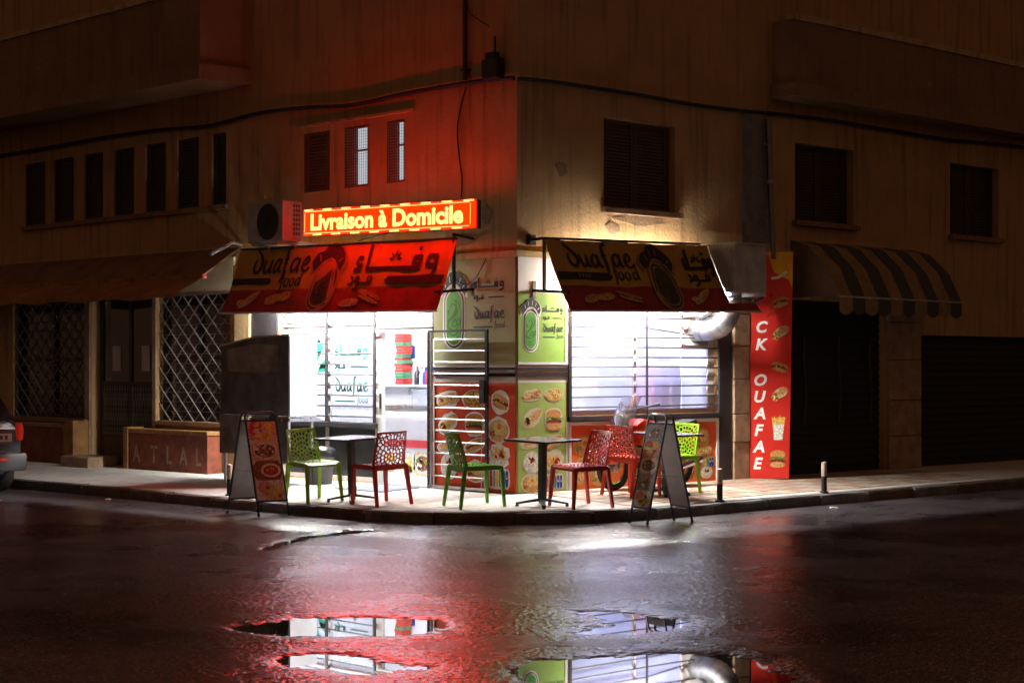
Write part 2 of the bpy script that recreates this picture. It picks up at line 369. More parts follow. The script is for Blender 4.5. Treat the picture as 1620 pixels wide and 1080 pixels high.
# the rest of the road round the finely modelled area
y0, y1 = ry[0], ry[-1]; rv = []; rf = []
for quad in ([(-90, -60), (90, -60), (90, y0), (-90, y0)], [(-90, y1), (90, y1), (90, 140), (-90, 140)], [(-90, y0), (-y0*TAN, y0), (-y1*TAN, y1), (-90, y1)], [(y0*TAN, y0), (90, y0), (90, y1), (y1*TAN, y1)]):
    k = len(rv); rv += [(*to_world(a, b), 0) for a, b in quad]; rf.append((k, k+1, k+2, k+3))
nv = len(rv); V = np.concatenate([np.array(rv), co])
F = np.concatenate([np.array(rf), q+nv])
me = bpy.data.meshes.new('road'); me.vertices.add(len(V)); me.vertices.foreach_set('co', V.ravel())
me.loops.add(F.size); me.loops.foreach_set('vertex_index', F.ravel().astype(np.int32)); me.polygons.add(len(F))
me.polygons.foreach_set('loop_start', np.arange(0, F.size, 4, dtype=np.int32)); me.update(); me.validate()
at_ = me.attributes.new('wet', 'FLOAT', 'POINT'); at_.data.foreach_set('value', np.concatenate([np.zeros(nv), np.exp(-np.maximum(sd, 0)/.2).ravel()]).astype(np.float32))
me.polygons.foreach_set('use_smooth', [True]*len(me.polygons)); me.materials.append(MATS['wet_asphalt'])
road = bpy.data.objects.new('road', me); COL.objects.link(road); tag(road, 'wet dark asphalt road at the street corner', None, kind='structure')
wm = bpy.data.materials.new('puddle_water'); wm.use_nodes = True; b = wm.node_tree.nodes['Principled BSDF']
b.inputs['Base Color'].default_value = (.012, .010, .009, 1); b.inputs['Roughness'].default_value = .015; b.inputs['IOR'].default_value = 1.45
MATS['puddle_water'] = wm
PL = ['long puddle nearest the left, mirroring the lit shop window', 'small puddle in front of the long one, mirroring white glass', 'ragged puddle right of centre mirroring the barred window', 'large puddle at the bottom edge mirroring the green panel', 'narrow dark puddle just off the kerb on the left']
for p, lb in zip(PUD, PL):
    cx = sum(a for a, _ in p)/len(p); cy = sum(b for _, b in p)/len(p); mb = MB()
    pts = [(cx+(a-cx)*1.12+.06*(1 if a > cx else -1), cy+(b-cy)*1.12+.06*(1 if b > cy else -1)) for a, b in p]
    mb.add([(*to_world(a, b), WATER) for a, b in pts], [tuple(range(len(pts)))])
    tag(mb.build('puddle', 'puddle_water'), lb, None, kind='structure')

# kerb line: parallel to both walls, a wide curve round the corner
KX, KY, KR = -2.2, -1.9, 2.5
def kerb_path(step=.25):
    pts = []; y = 60.
    while y > KY+KR: pts.append((KX, y)); y -= step if y < 14 else 2
    n = 18
    for i in range(n+1):
        a = PI+PI/2*i/n; pts.append((KX+KR+KR*math.cos(a), KY+KR+KR*math.sin(a)))
    x = KX+KR+step
    while x < 60: pts.append((x, KY)); x += step if x < 14 else 2
    return pts
KP = [Vector(p) for p in kerb_path()]
KN = []
for i in range(len(KP)):
    d = (KP[min(i+1, len(KP)-1)]-KP[max(i-1, 0)]).normalized(); KN.append(Vector((-d.y, d.x)))   # towards the building
mb = MB(); prev = None
for i in range(len(KP)):
    k = KP[i]+KN[i]*.15
    w = Vector((.12, k.y)) if k.y > 0 and k.x < 0 else (Vector((k.x, .12)) if k.x > 0 else Vector((.02, .02)))
    row = []
    for t in (0, .25, .5, .75, 1.):
        p = k.lerp(w, t); row.append((p.x, p.y, pav(min(p.x, 0) if k.x < 0 else p.x, p.y if k.x < 0 else min(p.y, 0)) if t < 1 else .2))
    kk = len(mb.v); mb.v += row
    if prev is not None:
        for j in range(4): mb.f.append((prev+j, kk+j, kk+j+1, prev+j+1)); mb.m.append(0)
    prev = kk
pavement = tag(mb.build('pavement', 'concrete_pave', smooth=True), 'pale concrete pavement in front of the lit snack bar', None, kind='structure')
kerb = MB()
kerb.add([(KP[i].x+KN[i].x*.03, KP[i].y+KN[i].y*.03, z) for i in range(len(KP)) for z in (-.05, pav(KP[i].x, KP[i].y)-.02)], [(2*i, 2*i+2, 2*i+3, 2*i+1) for i in range(len(KP)-1)])
kerb = tag(kerb.build('kerb', 'kerb_stone'), 'dark stone kerb round the corner', None, kind='structure')
i = 0; rnd = random.Random(3)
while i < len(KP)-5:
    step = 4 if KP[i].length < 14 else 2
    if KP[i].length > 22: i += step; continue
    jz = rnd.uniform(-.012, .006); jo = rnd.uniform(-.014, .014); mb = MB(); n = step+1
    for s in range(n):
        j = i+s; p = KP[j].copy(); nn = KN[j]
        if s == 0: p += (KP[j+1]-KP[j])*.05
        if s == n-1: p -= (KP[j]-KP[j-1])*.05
        z = pav(p.x, p.y)+jz+.004+rnd.uniform(-.003, .003); o = p-nn*(.0+jo); ins = p+nn*.152
        c = rnd.uniform(.012, .03)
        mb.v += [(o.x, o.y, -.05), (o.x+nn.x*.006, o.y+nn.y*.006, z-c), (o.x+nn.x*c, o.y+nn.y*c, z), (ins.x, ins.y, z+.004), (ins.x, ins.y, -.05)]
    for s in range(n-1):
        for e in range(4): mb.f.append((s*5+e, s*5+5+e, s*5+6+e, s*5+e+1)); mb.m.append(0)
    mb.f += [(4, 3, 2, 1, 0), tuple((n-1)*5+e for e in range(5))]; mb.m += [0, 0]
    mb.build('kerb_stone', rnd.choice(['kerb_stone', 'kerb_stone', 'kerb_brown', 'kerb_pale']), kerb); i += step
# clay and cream paving tiles on the right-hand pavement
TS = .31; rnd = random.Random(5)
tile_me = {}
for ix in range(0, 24):
    for iy in range(0, 5):
        x = .35+ix*TS; y = -.03-(iy+.5)*TS; c = (0 if (ix+iy) % 2 else 1) if rnd.random() < .75 else rnd.choice([2, 3])
        if c not in tile_me:
            mb = MB(); h = TS/2-.006; mb.hexa([(-h, -h, -.01), (h, -h, -.01), (h, h, -.01), (-h, h, -.01)], [(-h+.004, -h+.004, .006), (h-.004, -h+.004, .006), (h-.004, h-.004, .006), (-h+.004, h-.004, .006)])
            o = mb.build('paving_tile', 'tile%d' % c, pavement); tile_me[c] = o.data
        else:
            o = bpy.data.objects.new('paving_tile', tile_me[c]); COL.objects.link(o); o.parent = pavement
        o.location = (x, y, pav(x, y)+rnd.uniform(0, .0015)); o.rotation_euler = (.04, rnd.uniform(-.004, .004), 0)

# ------------------------------------------------------------------ the corner building
B = thing('corner_building', 'old cream corner building with balconies above the lit snack bar', 'building', (0, 0, 0))
def holed(axis, t0, t1, z0, z1, holes, depth=.25):
    mb = MB(); P = (lambda t, z, d: (d, t, z)) if axis == 'L' else (lambda t, z, d: (t, d, z))
    T = sorted({t0, t1, *[h[0] for h in holes], *[h[1] for h in holes]}); Z = sorted({z0, z1, *[h[2] for h in holes], *[h[3] for h in holes]})
    for i in range(len(T)-1):
        for j in range(len(Z)-1):
            c = ((T[i]+T[i+1])/2, (Z[j]+Z[j+1])/2)
            if any(h[0] < c[0] < h[1] and h[2] < c[1] < h[3] for h in holes): continue
            mb.add([P(T[i], Z[j], 0), P(T[i+1], Z[j], 0), P(T[i+1], Z[j+1], 0), P(T[i], Z[j+1], 0)], [(0, 1, 2, 3)])
    for a, b, c, d in holes:
        for (u, v) in (((a, c), (b, c)), ((b, c), (b, d)), ((b, d), (a, d)), ((a, d), (a, c))):
            mb.add([P(*u, 0), P(*v, 0), P(*v, depth), P(*u, depth)], [(0, 1, 2, 3)])
    return mb
UPL = [(10.81, 11.45), (9.93, 10.55), (9.08, 9.63), (8.21, 8.77), (7.36, 7.9), (6.51, 7.07), (5.84, 6.19)]
SML = [(3.51, 4.07), (2.72, 3.21), (2.01, 2.36)]
SHOPL = (1.45, 4.6, .2, 2.78)
HL = [SHOPL, (5.75, 7.58, .9, 2.72), (7.68, 9.42, .2, 2.72), (9.58, 11.85, .88, 2.72)]+[(a, b, 3.95, 4.95) for a, b in UPL]+[(a, b, 3.98, 4.76) for a, b in SML]
UPR = [(1.47, 2.79, 3.63, 4.72), (5.27, 6.62, 3.68, 4.74), (9.08, 10.45, 3.68, 4.76)]
SHOPR = (.86, 3.63, 1.09, 2.78)
HR = UPR+[SHOPR, (5.0, 7.4, .2, 2.6), (8.27, 11.6, .2, 2.15)]
holed('L', 0, 40, -.1, 9, HL).build('wall', 'render_cream', B)
holed('R', 0, 40, -.1, 9, HR).build('wall', 'render_cream', B)
mb = MB(); mb.box(.0, 40, .0, 40, 9.0, 9.2); mb.build('roof', 'render_brown', B)
# string course and weathered band at the corner over the panels
part('cornice', 'render_band', B, (-.035, 0, -.035, 1.45, 2.96, 3.03)); part('cornice', 'render_band', B, (0, 3.9, -.035, 0, 2.96, 3.03))
part('lintel', 'render_band', B, (-.05, -.002, 1.8, 4.2, 4.83, 4.865))
# dark rooms behind the unlit openings
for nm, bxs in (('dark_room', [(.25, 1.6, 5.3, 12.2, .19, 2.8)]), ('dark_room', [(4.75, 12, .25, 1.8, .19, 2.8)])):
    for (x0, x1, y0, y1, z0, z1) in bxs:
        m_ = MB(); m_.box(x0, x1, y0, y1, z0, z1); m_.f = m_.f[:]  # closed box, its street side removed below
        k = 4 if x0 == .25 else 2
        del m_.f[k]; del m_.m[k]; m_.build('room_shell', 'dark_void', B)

def window(axis, h, depth, mname, slat=True, kids=2):
    a, b, c, d = h; o = thing  # noqa
    P = (lambda t0, t1, z0, z1, d0, d1: (d0, d1, t0, t1, z0, z1)) if axis == 'L' else (lambda t0, t1, z0, z1, d0, d1: (t0, t1, d0, d1, z0, z1))
    f = .035
    w = part('window', mname, B, P(a, a+f, c, d, depth-.03, depth+.03), P(b-f, b, c, d, depth-.03, depth+.03), P(a+f, b-f, c, c+f, depth-.03, depth+.03), P(a+f, b-f, d-f, d, depth-.03, depth+.03))
    n = kids; wd = (b-a-2*f)/n
    for i in range(n):
        t0 = a+f+i*wd+.004; t1 = a+f+(i+1)*wd-.004; s = MB(); s.box(*P(t0, t1, c+f, d-f, depth+.005, depth+.02))
        if slat:
            for sd in (t0, t1-.05): s.box(*P(sd, sd+.05, c+f, d-f, depth-.018, depth+.004))
            z = c+f+.05
            while z < d-f-.07: s.box(*P(t0+.052, t1-.052, z, z+.026, depth-.012, depth+.004)); z += .042
        s.build('shutter', mname, w)
    return w
def sill(axis, a, b, z, d=.09):
    bx = (-d, .12, a-.06, b+.06, z-.075, z-.004) if axis == 'L' else (a-.06, b+.06, -d, .12, z-.075, z-.004)
    return part('window_sill', 'render_brown', B, bx, bevel=.008)
for a, b in UPL: window('L', (a, b, 3.95, 4.95), .06, 'dark_shutter', kids=1)
sill('L', 5.84, 11.45, 3.95, .06)
window('R', UPR[0], .13, 'brown_shutter', kids=2); sill('R', 1.47, 2.79, 3.63)
for h in UPR[1:]:
    w = window('R', h, .15, 'dark_shutter', kids=2); sill('R', h[0], h[1], h[2])
# three small windows over the illuminated sign: one shuttered, two with mesh and light behind
window('L', (*SML[0], 3.98, 4.76), .04, 'brown_shutter', kids=1)
for (a, b), lit in ((SML[1], (2.74, 2.97)), (SML[2], (2.03, 2.14))):
    w = part('window', 'brown_shutter', B, (.01, .05, a, a+.03, 3.98, 4.76), (.01, .05, b-.03, b, 3.98, 4.76), (.01, .05, a+.03, b-.03, 3.98, 4.01), (.01, .05, a+.03, b-.03, 4.73, 4.76), (.01, .05, a+.03, b-.03, 4.43, 4.455))
    part('pane', 'brown_shutter', w, (.03, .04, lit[1], b-.03, 4.01, 4.73)); part('lit_pane', 'room_glow', w, (.03, .04, a+.03, lit[1], 4.01, 4.73))
    g = MB(); t = a+.03
    while t < b-.03: g.box(.001, .005, t, t+.005, 4.0, 4.74); t += .036
    z = 4.0
    while z < 4.74: g.box(.0055, .0095, a+.03, b-.03, z, z+.005); z += .036
    g.build('mesh_grille', 'dull_steel', w, stuff=True)
# balconies
bl = part('balcony', 'render_brown', B, (-.86, .0, 5.23, 22, 5.54, 5.75)); part('parapet', 'render_brown', bl, (-.80, -.70, 5.30, 22, 5.75, 6.75), (-.70, -.001, 5.30, 5.40, 5.75, 6.75))
part('coping', 'render_band', bl, (-.83, -.67, 5.26, 22, 6.752, 6.82))
br = part('balcony', 'render_brown', B, (4.72, 22, -.42, .0, 5.28, 5.46)); part('parapet', 'render_brown', br, (4.76, 22, -.38, -.28, 5.46, 6.3), (4.76, 4.86, -.28, -.001, 5.46, 6.3))
part('coping', 'render_band', br, (4.73, 22, -.41, -.25, 6.302, 6.38))
# duct chase and stone pier on the right street side
part('duct_chase', 'chase_grey', B, (4.14, 4.56, -.16, -.002, 3.32, 5.0))
rnd = random.Random(2); z = .2
while z < 2.9:
    h = rnd.uniform(.36, .5); h = min(h, 2.92-z); part('stone_block', 'stone_block', B, (3.9+rnd.uniform(0, .01), 4.22, -.05-rnd.uniform(0, .02), -.001, z, z+h-.012), bevel=.008); z += h
z = .2
while z < 2.5:
    h = rnd.uniform(.48, .6); h = min(h, 2.55-z); part('stone_block', 'stone_block', B, (7.42, 8.25, -.04-rnd.uniform(0, .02), -.001, z, z+h-.012), bevel=.01); z += h
part('pilaster', 'render_band', B, (-.06, -.001, 5.22, 5.56, .18, 3.05))
part('shutter_guide', 'dark_frame', B, (-.03, -.001, 4.62, 5.2, .2, 2.9))
# repaired plaster scars
for (fr, rx, ry) in ((FR(.73, 4.04, .001), .10, .08), (FR(1.62, 3.38, .001), .11, .08), (FL(.5, 3.45, .001), .08, .12), (FR(2.1, 3.5, .001), .45, .07), (FL(1.0, 3.2, .001), .3, .08)):
    m_ = MB(); r2 = random.Random(int(rx*1000)); m_.prism(fr, [(rx*(1+r2.uniform(-.4, .3))*math.cos(2*PI*i/14), ry*(1+r2.uniform(-.4, .3))*math.sin(2*PI*i/14)) for i in range(14)], 0, .006); m_.build('plaster_patch', 'render_brown', B)

# ---- shop front openings: left street side
sw = part('shop_window', 'white_alu', B, (.06, .11, 2.6, 2.66, .22, 2.76), (.06, .11, 4.53, 4.6, .22, 2.76), (.06, .11, 2.66, 4.53, .9, .97), (.06, .11, 2.66, 4.53, 2.7, 2.76), (.06, .11, 3.58, 3.63, .97, 2.7), (.06, .11, 2.66, 4.53, 2.2, 2.24), (.06, .11, 2.66, 4.53, .22, .27), (.06, .11, 3.62, 3.68, .27, .9))
for a, b in ((2.66, 3.58), (3.63, 4.53)):
    part('pane', 'clear_glass', sw, (.082, .088, a, b, .97, 2.2)); part('pane', 'film_glass', sw, (.082, .088, a, b, 2.24, 2.7))
for a, b in ((2.66, 3.62), (3.68, 4.53)): part('lower_panel', 'dark_frame', sw, (.08, .09, a, b, .27, .9))
part('sill', 'dark_frame', sw, (-.02, .059, 2.6, 4.6, .9, .955))
for i in range(13):
    z = 1.04+i*.135; mb = MB(); mb.tube([(.02, 2.63, z), (.02, 4.58, z+random.uniform(-.006, .006))], .0108, 6); mb.build('security_bar', 'bar_grey', sw)
for y in (2.62, 3.6): part('bar_post', 'dark_frame', sw, (-.0, .032, y-.016, y+.016, .97, 2.76))
dw = part('shop_door', 'white_alu', B, (.06, .11, 1.46, 1.53, .2, 2.76), (.06, .11, 2.52, 2.598, .2, 2.76), (.06, .11, 1.53, 2.52, 2.12, 2.18), (.06, .11, 1.53, 2.52, 2.7, 2.76))
part('transom_pane', 'film_glass', dw, (.082, .088, 1.53, 2.52, 2.18, 2.7))
part('lock', 'black_metal', dw, (.045, .059, 2.53, 2.56, 1.15, 1.34))
part('lintel_bar', 'dark_frame', dw, (.0, .03, 1.46, 2.6, 2.14, 2.17))
for z in (2.35, 2.5): mb = MB(); mb.tube([(.02, 1.47, z), (.02, 2.6, z)], .0108, 6); mb.build('security_bar', 'bar_grey', dw)
part('bar_post', 'dark_frame', dw, (.0, .03, 1.455, 1.49, 2.0, 2.5))
part('threshold', 'alu', dw, (-.03, .3, 1.46, 2.6, .185, .212))
# ---- right street side window
rw = part('shop_window', 'white_alu', B, (.89, .95, .06, .11, 1.09, 2.76), (3.5, 3.62, .06, .11, 1.09, 2.76), (.95, 3.5, .06, .11, 1.09, 1.15), (.95, 3.5, .06, .11, 2.7, 2.76), (2.08, 2.12, .06, .11, 1.15, 2.7), (2.98, 3.02, .06, .11, 1.92, 2.7), (3.02, 3.5, .06, .11, 1.92, 1.96))
for a, b, c, d in ((.95, 2.08, 1.15, 2.7), (2.12, 2.98, 1.15, 2.7), (3.02, 3.5, 1.15, 1.92)): part('pane', 'film_glass', rw, (a, b, .082, .088, c, d))
part('duct_plate', 'white_alu', rw, (3.02, 3.5, .08, .09, 1.96, 2.7))
part('jamb', 'dark_frame', rw, (.835, .885, -.03, .058, 1.02, 2.78)); part('jamb', 'dark_frame', rw, (3.63, 3.88, -.03, -.001, .2, 2.9)); part('sill', 'dark_frame', rw, (.835, 3.66, -.06, .058, 1.03, 1.085))
for i in range(13):
    z = 1.19+i*.122; sag = -.12 if i == 8 else random.uniform(-.008, .008); mb = MB(); mb.tube([(.88, .0, z), (2.24, .0, z+random.uniform(-.006, .006)), (3.5 if sag < -.1 else 3.63, .0, z+sag)], .0108, 6); mb.build('security_bar', 'bar_grey', rw)
part('bar_post', 'dark_frame', rw, (2.225, 2.255, -.022, -.009, 1.085, 2.76))

# ---- lit room behind both windows
room = part('shop_room', 'interior_white', B, (.27, 4.6, .27, 5.25, .10, .198)); part('ceiling', 'interior_white', room, (.27, 4.6, .27, 5.25, 2.86, 2.95))
part('back_wall', 'interior_white', room, (4.6, 4.68, .27, 5.25, .1, 2.95)); part('back_wall', 'interior_white', room, (.27, 4.68, 5.25, 5.29, .1, 2.95))
part('inner_wall', 'interior_white', room, (.262, .27, .27, 1.44, .198, 2.86)); part('inner_wall', 'interior_white', room, (.27, .85, .262, .27, .198, 2.86)); part('inner_wall', 'interior_white', room, (.27, 3.63, .262, .27, .198, 1.08))
LMP = [(.85, 3.4), (1.0, 4.5), (2.2, 1.0), (3.4, 1.0), (3.0, 3.4)]
for i, (x, y) in enumerate(LMP):
    t = thing('ceiling_lamp', ['bright ceiling lamp just inside the shop door', 'bright ceiling lamp behind the left shop window', 'bright ceiling lamp behind the left half of the barred right window', 'bright ceiling lamp behind the right half of the barred right window', 'bright ceiling lamp at the back of the shop'][i], 'lamp', (x, y, 2.8), 'ceiling lamps inside the shop')
    part('housing', 'white_print', t, (x-.62, x+.62, y-.09, y+.09, 2.82, 2.858)); part('diffuser', 'ceiling_light', t, (x-.6, x+.6, y-.075, y+.075, 2.80, 2.819))

# ------------------------------------------------------------------ printed graphics
def blob(cx, cy, rx, ry, n=18, jit=.12, rot=0., seed=1, p=2.):
    r = random.Random(seed); out = []
    for i in range(n):
        t = 2*PI*i/n; c = math.cos(t); s = math.sin(t); k = (abs(c)**p+abs(s)**p)**(-1/p)*(1+r.uniform(-jit, jit)); x = rx*k*c; y = ry*k*s
        out.append((cx+x*math.cos(rot)-y*math.sin(rot), cy+x*math.sin(rot)+y*math.cos(rot)))
    return out
def stadium(cx, cy, w, h, n=10):
    r = w/2; k = h/2-r
    return [(cx+r*math.cos(t), cy+k+r*math.sin(t)) for t in [PI*i/n for i in range(n+1)]]+[(cx+r*math.cos(t), cy-k+r*math.sin(t)) for t in [PI+PI*i/n for i in range(n+1)]]
EPS = .0016
def letters_ouafae(mb, fr, a, b, h, l, m, w=.31):
    g = lambda pts, ww=w: mb.ribbon(fr, [(a+x*h, b+y*h) for x, y in pts], ww*h, l, m, nib=.35)
    g([(-.1, 1.8), (.2, 1.55), (.6, 1.2), (.85, .8), (.85, .35), (.55, .02), (.25, .12), (.08, .5), (.18, 1.0)], w*1.15)
    g([(1.2, .98), (1.2, .4), (1.35, .03), (1.62, .15), (1.82, .55)]); g([(1.86, .98), (1.84, .4), (1.92, .05), (2.12, .12)])
    for dx in (0, 2.0):
        g([(2.95+dx, .8), (2.7+dx, .98), (2.4+dx, .75), (2.3+dx, .3), (2.5+dx, .02), (2.8+dx, .3), (2.98+dx, .75)]); g([(3.02+dx, 1.), (2.98+dx, .4), (3.05+dx, .04), (3.25+dx, .12)])
    g([(4.05, 1.62), (3.85, 1.8), (3.65, 1.5), (3.62, .9), (3.6, .2), (3.5, -.4), (3.3, -.7)]); g([(3.4, .88), (3.85, .95)])
    g([(5.55, .42), (5.95, .55), (6.1, .82), (5.9, 1.02), (5.62, .8), (5.52, .4), (5.7, .05), (6.05, .04), (6.35, .3)])
def letters_food(mb, fr, a, b, h, l, m, w=.28):
    g = lambda pts: mb.ribbon(fr, [(a+x*h, b+y*h) for x, y in pts], w*h, l, m, nib=.2)
    g([(.75, 1.75), (.5, 1.8), (.38, 1.3), (.32, .4), (.2, -.4), (-.05, -.6)]); g([(.1, .95), (.65, 1.0)])
    for dx in (1.15, 2.25): g([(dx, .98), (dx-.32, .75), (dx-.34, .25), (dx, .02), (dx+.32, .3), (dx+.3, .8), (dx, .98)])
    g([(3.7, .75), (3.35, .95), (3.05, .5), (3.2, .04), (3.55, .2), (3.75, .7)]); g([(3.85, 1.85), (3.78, .8), (3.8, .1), (3.95, .02)])
def arabic_wafaa(mb, fr, a, b, h, l, m, w=.28, k=1.):
    g = lambda pts, sm=False: mb.ribbon(fr, [(a+x*h*k, b+y*h) for x, y in pts], w*h, l, m, smooth=sm)
    g([(-.05, 0), (.6, 0)]); g([(.55, .58), (.25, .62), (.12, .4), (.3, .22), (.6, .24)], True)
    g([(1., 1.3), (1., -.085)]); g([(1., 0), (4.7, 0)])
    g([(4.62, 0), (4.62, .62)]); g([(4.7, .58), (4.1, .58)]); g([(4.14, .6), (4.14, .18)]); g([(4.06, .22), (4.6, .22)])
    mb.poly(fr, blob(a+4.4*h*k, b+1.02*h, .12*h, .12*h, 8, 0), l, m)
    g([(5.72, .64), (5.72, -.1), (5.5, -.45), (5.0, -.48)], True); g([(5.8, .58), (5.16, .58)]); g([(5.2, .6), (5.2, .08)]); g([(5.12, .1), (5.7, .1)])
    for an, ln in ((90, .5), (50, .46), (130, .46), (15, .42), (165, .42)):
        t = math.radians(an); c = (a+2.85*h*k, b+.42*h); d = Vector((math.cos(t), math.sin(t))); n = Vector((-d.y, d.x)); q = [d*.12, d*.3+n*.09, d*ln*1.25, d*.3-n*.09]
        mb.poly(fr, [(c[0]+v.x*h, c[1]+v.y*h) for v in q], l, m)
def arabic_food(mb, fr, a, b, h, l, m, w=.3):
    g = lambda pts, sm=False: mb.ribbon(fr, [(a+x*h, b+y*h) for x, y in pts], w*h, l, m, smooth=sm)
    g([(0, .7), (.35, .5), (.4, .08), (-.1, .02)], True); g([(1.2, .6), (.85, .6), (.82, .2), (1.2, .15)], True); g([(1.22, .62), (1.22, -.1), (1., -.42), (.7, -.42)], True)
    g([(1.22, .05), (2.9, .05)]); g([(2.85, 0), (2.85, .6), (2.4, .62), (2.38, .2), (2.85, .15)]); mb.poly(fr, blob(a+2.6*h, b+1.0*h, .12*h, .12*h, 8, 0), l, m)
def emblem(fr, parent, cx, cy, w, h, mats=None):
    """Oval badge under a chef's hat: pale edge, dark ring, green field with swirling script."""
    M_ = mats or ['white_print', 'logo_dark', 'white_print', 'logo_green', 'logo_deep']
    mb = MB(); mb.poly(fr, stadium(cx, cy, w*1.22, h+w*.22), EPS, 0); mb.poly(fr, stadium(cx, cy, w*1.06, h+w*.06), EPS*2, 1); mb.poly(fr, stadium(cx, cy, w*.94, h-w*.06), EPS*3, 2); mb.poly(fr, stadium(cx, cy, w*.82, h-w*.18), EPS*4, 3)
    for pts in ([(.0, .62), (.28, .45), (.1, .12), (-.25, -.1), (-.3, -.32), (.05, -.42), (.3, -.25)], [(-.25, .35), (-.05, .5), (.12, .35), (-.1, .05), (-.35, -.1)], [(-.28, -.5), (.0, -.6), (.3, -.45)], [(-.2, -.68), (.05, -.74), (.25, -.64)], [(-.05, -.15), (.1, -.05), (.15, -.25), (-.05, -.28), (-.05, -.12)], [(.2, -.1), (.33, -.02), (.32, -.22), (.2, -.2)], [(-.33, .2), (-.25, .28), (-.3, .12)]):
        mb.ribbon(fr, [(cx+x*w, cy+y*h*.5) for x, y in pts], w*.06, EPS*5, 4, nib=.3)
    mb.build('badge', M_, parent)
    ht = MB(); ty = cy+h/2
    lob = [(-.66, -.28), (-.78, .02), (-.62, .28), (-.38, .36), (-.2, .56), (.08, .62), (.32, .5), (.5, .42), (.68, .22), (.74, -.05), (.6, -.3), (.42, -.12), (.2, .1), (0, .16), (-.22, .1), (-.44, -.12)]
    out = [(cx+x*w*1.14, ty+.05*w+(y-.05)*w*1.16) for x, y in lob]; ht.poly(fr, out, EPS*.6, 0)
    ht.poly(fr, [(cx+x*w, ty+.05*w+y*w) for x, y in lob], EPS*6, 1)
    for x0, y0, x1, y1 in ((-.42, .02, -.5, .24), (-.2, .18, -.22, .42), (.06, .22, .12, .46), (.3, .14, .4, .34), (.48, -.02, .62, .1)): ht.ribbon(fr, [(cx+x0*w, ty+.05*w+y0*w), (cx+x1*w, ty+.05*w+y1*w)], w*.035, EPS*7, 0, smooth=False)
    arc = [(cx+.52*w*math.cos(t), ty-.48*w+.62*w*math.sin(t)) for t in [math.radians(30+i*12) for i in range(11)]]; ht.ribbon(fr, arc, w*.07, EPS*7, 0, smooth=False)
    ht.build('chef_hat', [M_[0], M_[1]], parent)
def lettering(fr, parent, a, b, s, mname):
    mb = MB(); L_ = EPS*2
    arabic_wafaa(mb, fr, a, b+s*.78, s*.135, L_, 0, k=1.03); arabic_food(mb, fr, a, b+s*.56, s*.09, L_, 0); mb.ribbon(fr, [(a+s*.4, b+s*.585), (a+s*.83, b+s*.585)], s*.022, L_, 0, smooth=False)
    letters_ouafae(mb, fr, a+.02*s, b+s*.2, s*.128, L_, 0); mb.ribbon(fr, [(a, b+s*.04), (a+s*.5, b+s*.04)], s*.022, L_, 0, smooth=False); letters_food(mb, fr, a+s*.56, b+s*.02, s*.07, L_, 0)
    return mb.build('lettering', mname, parent)

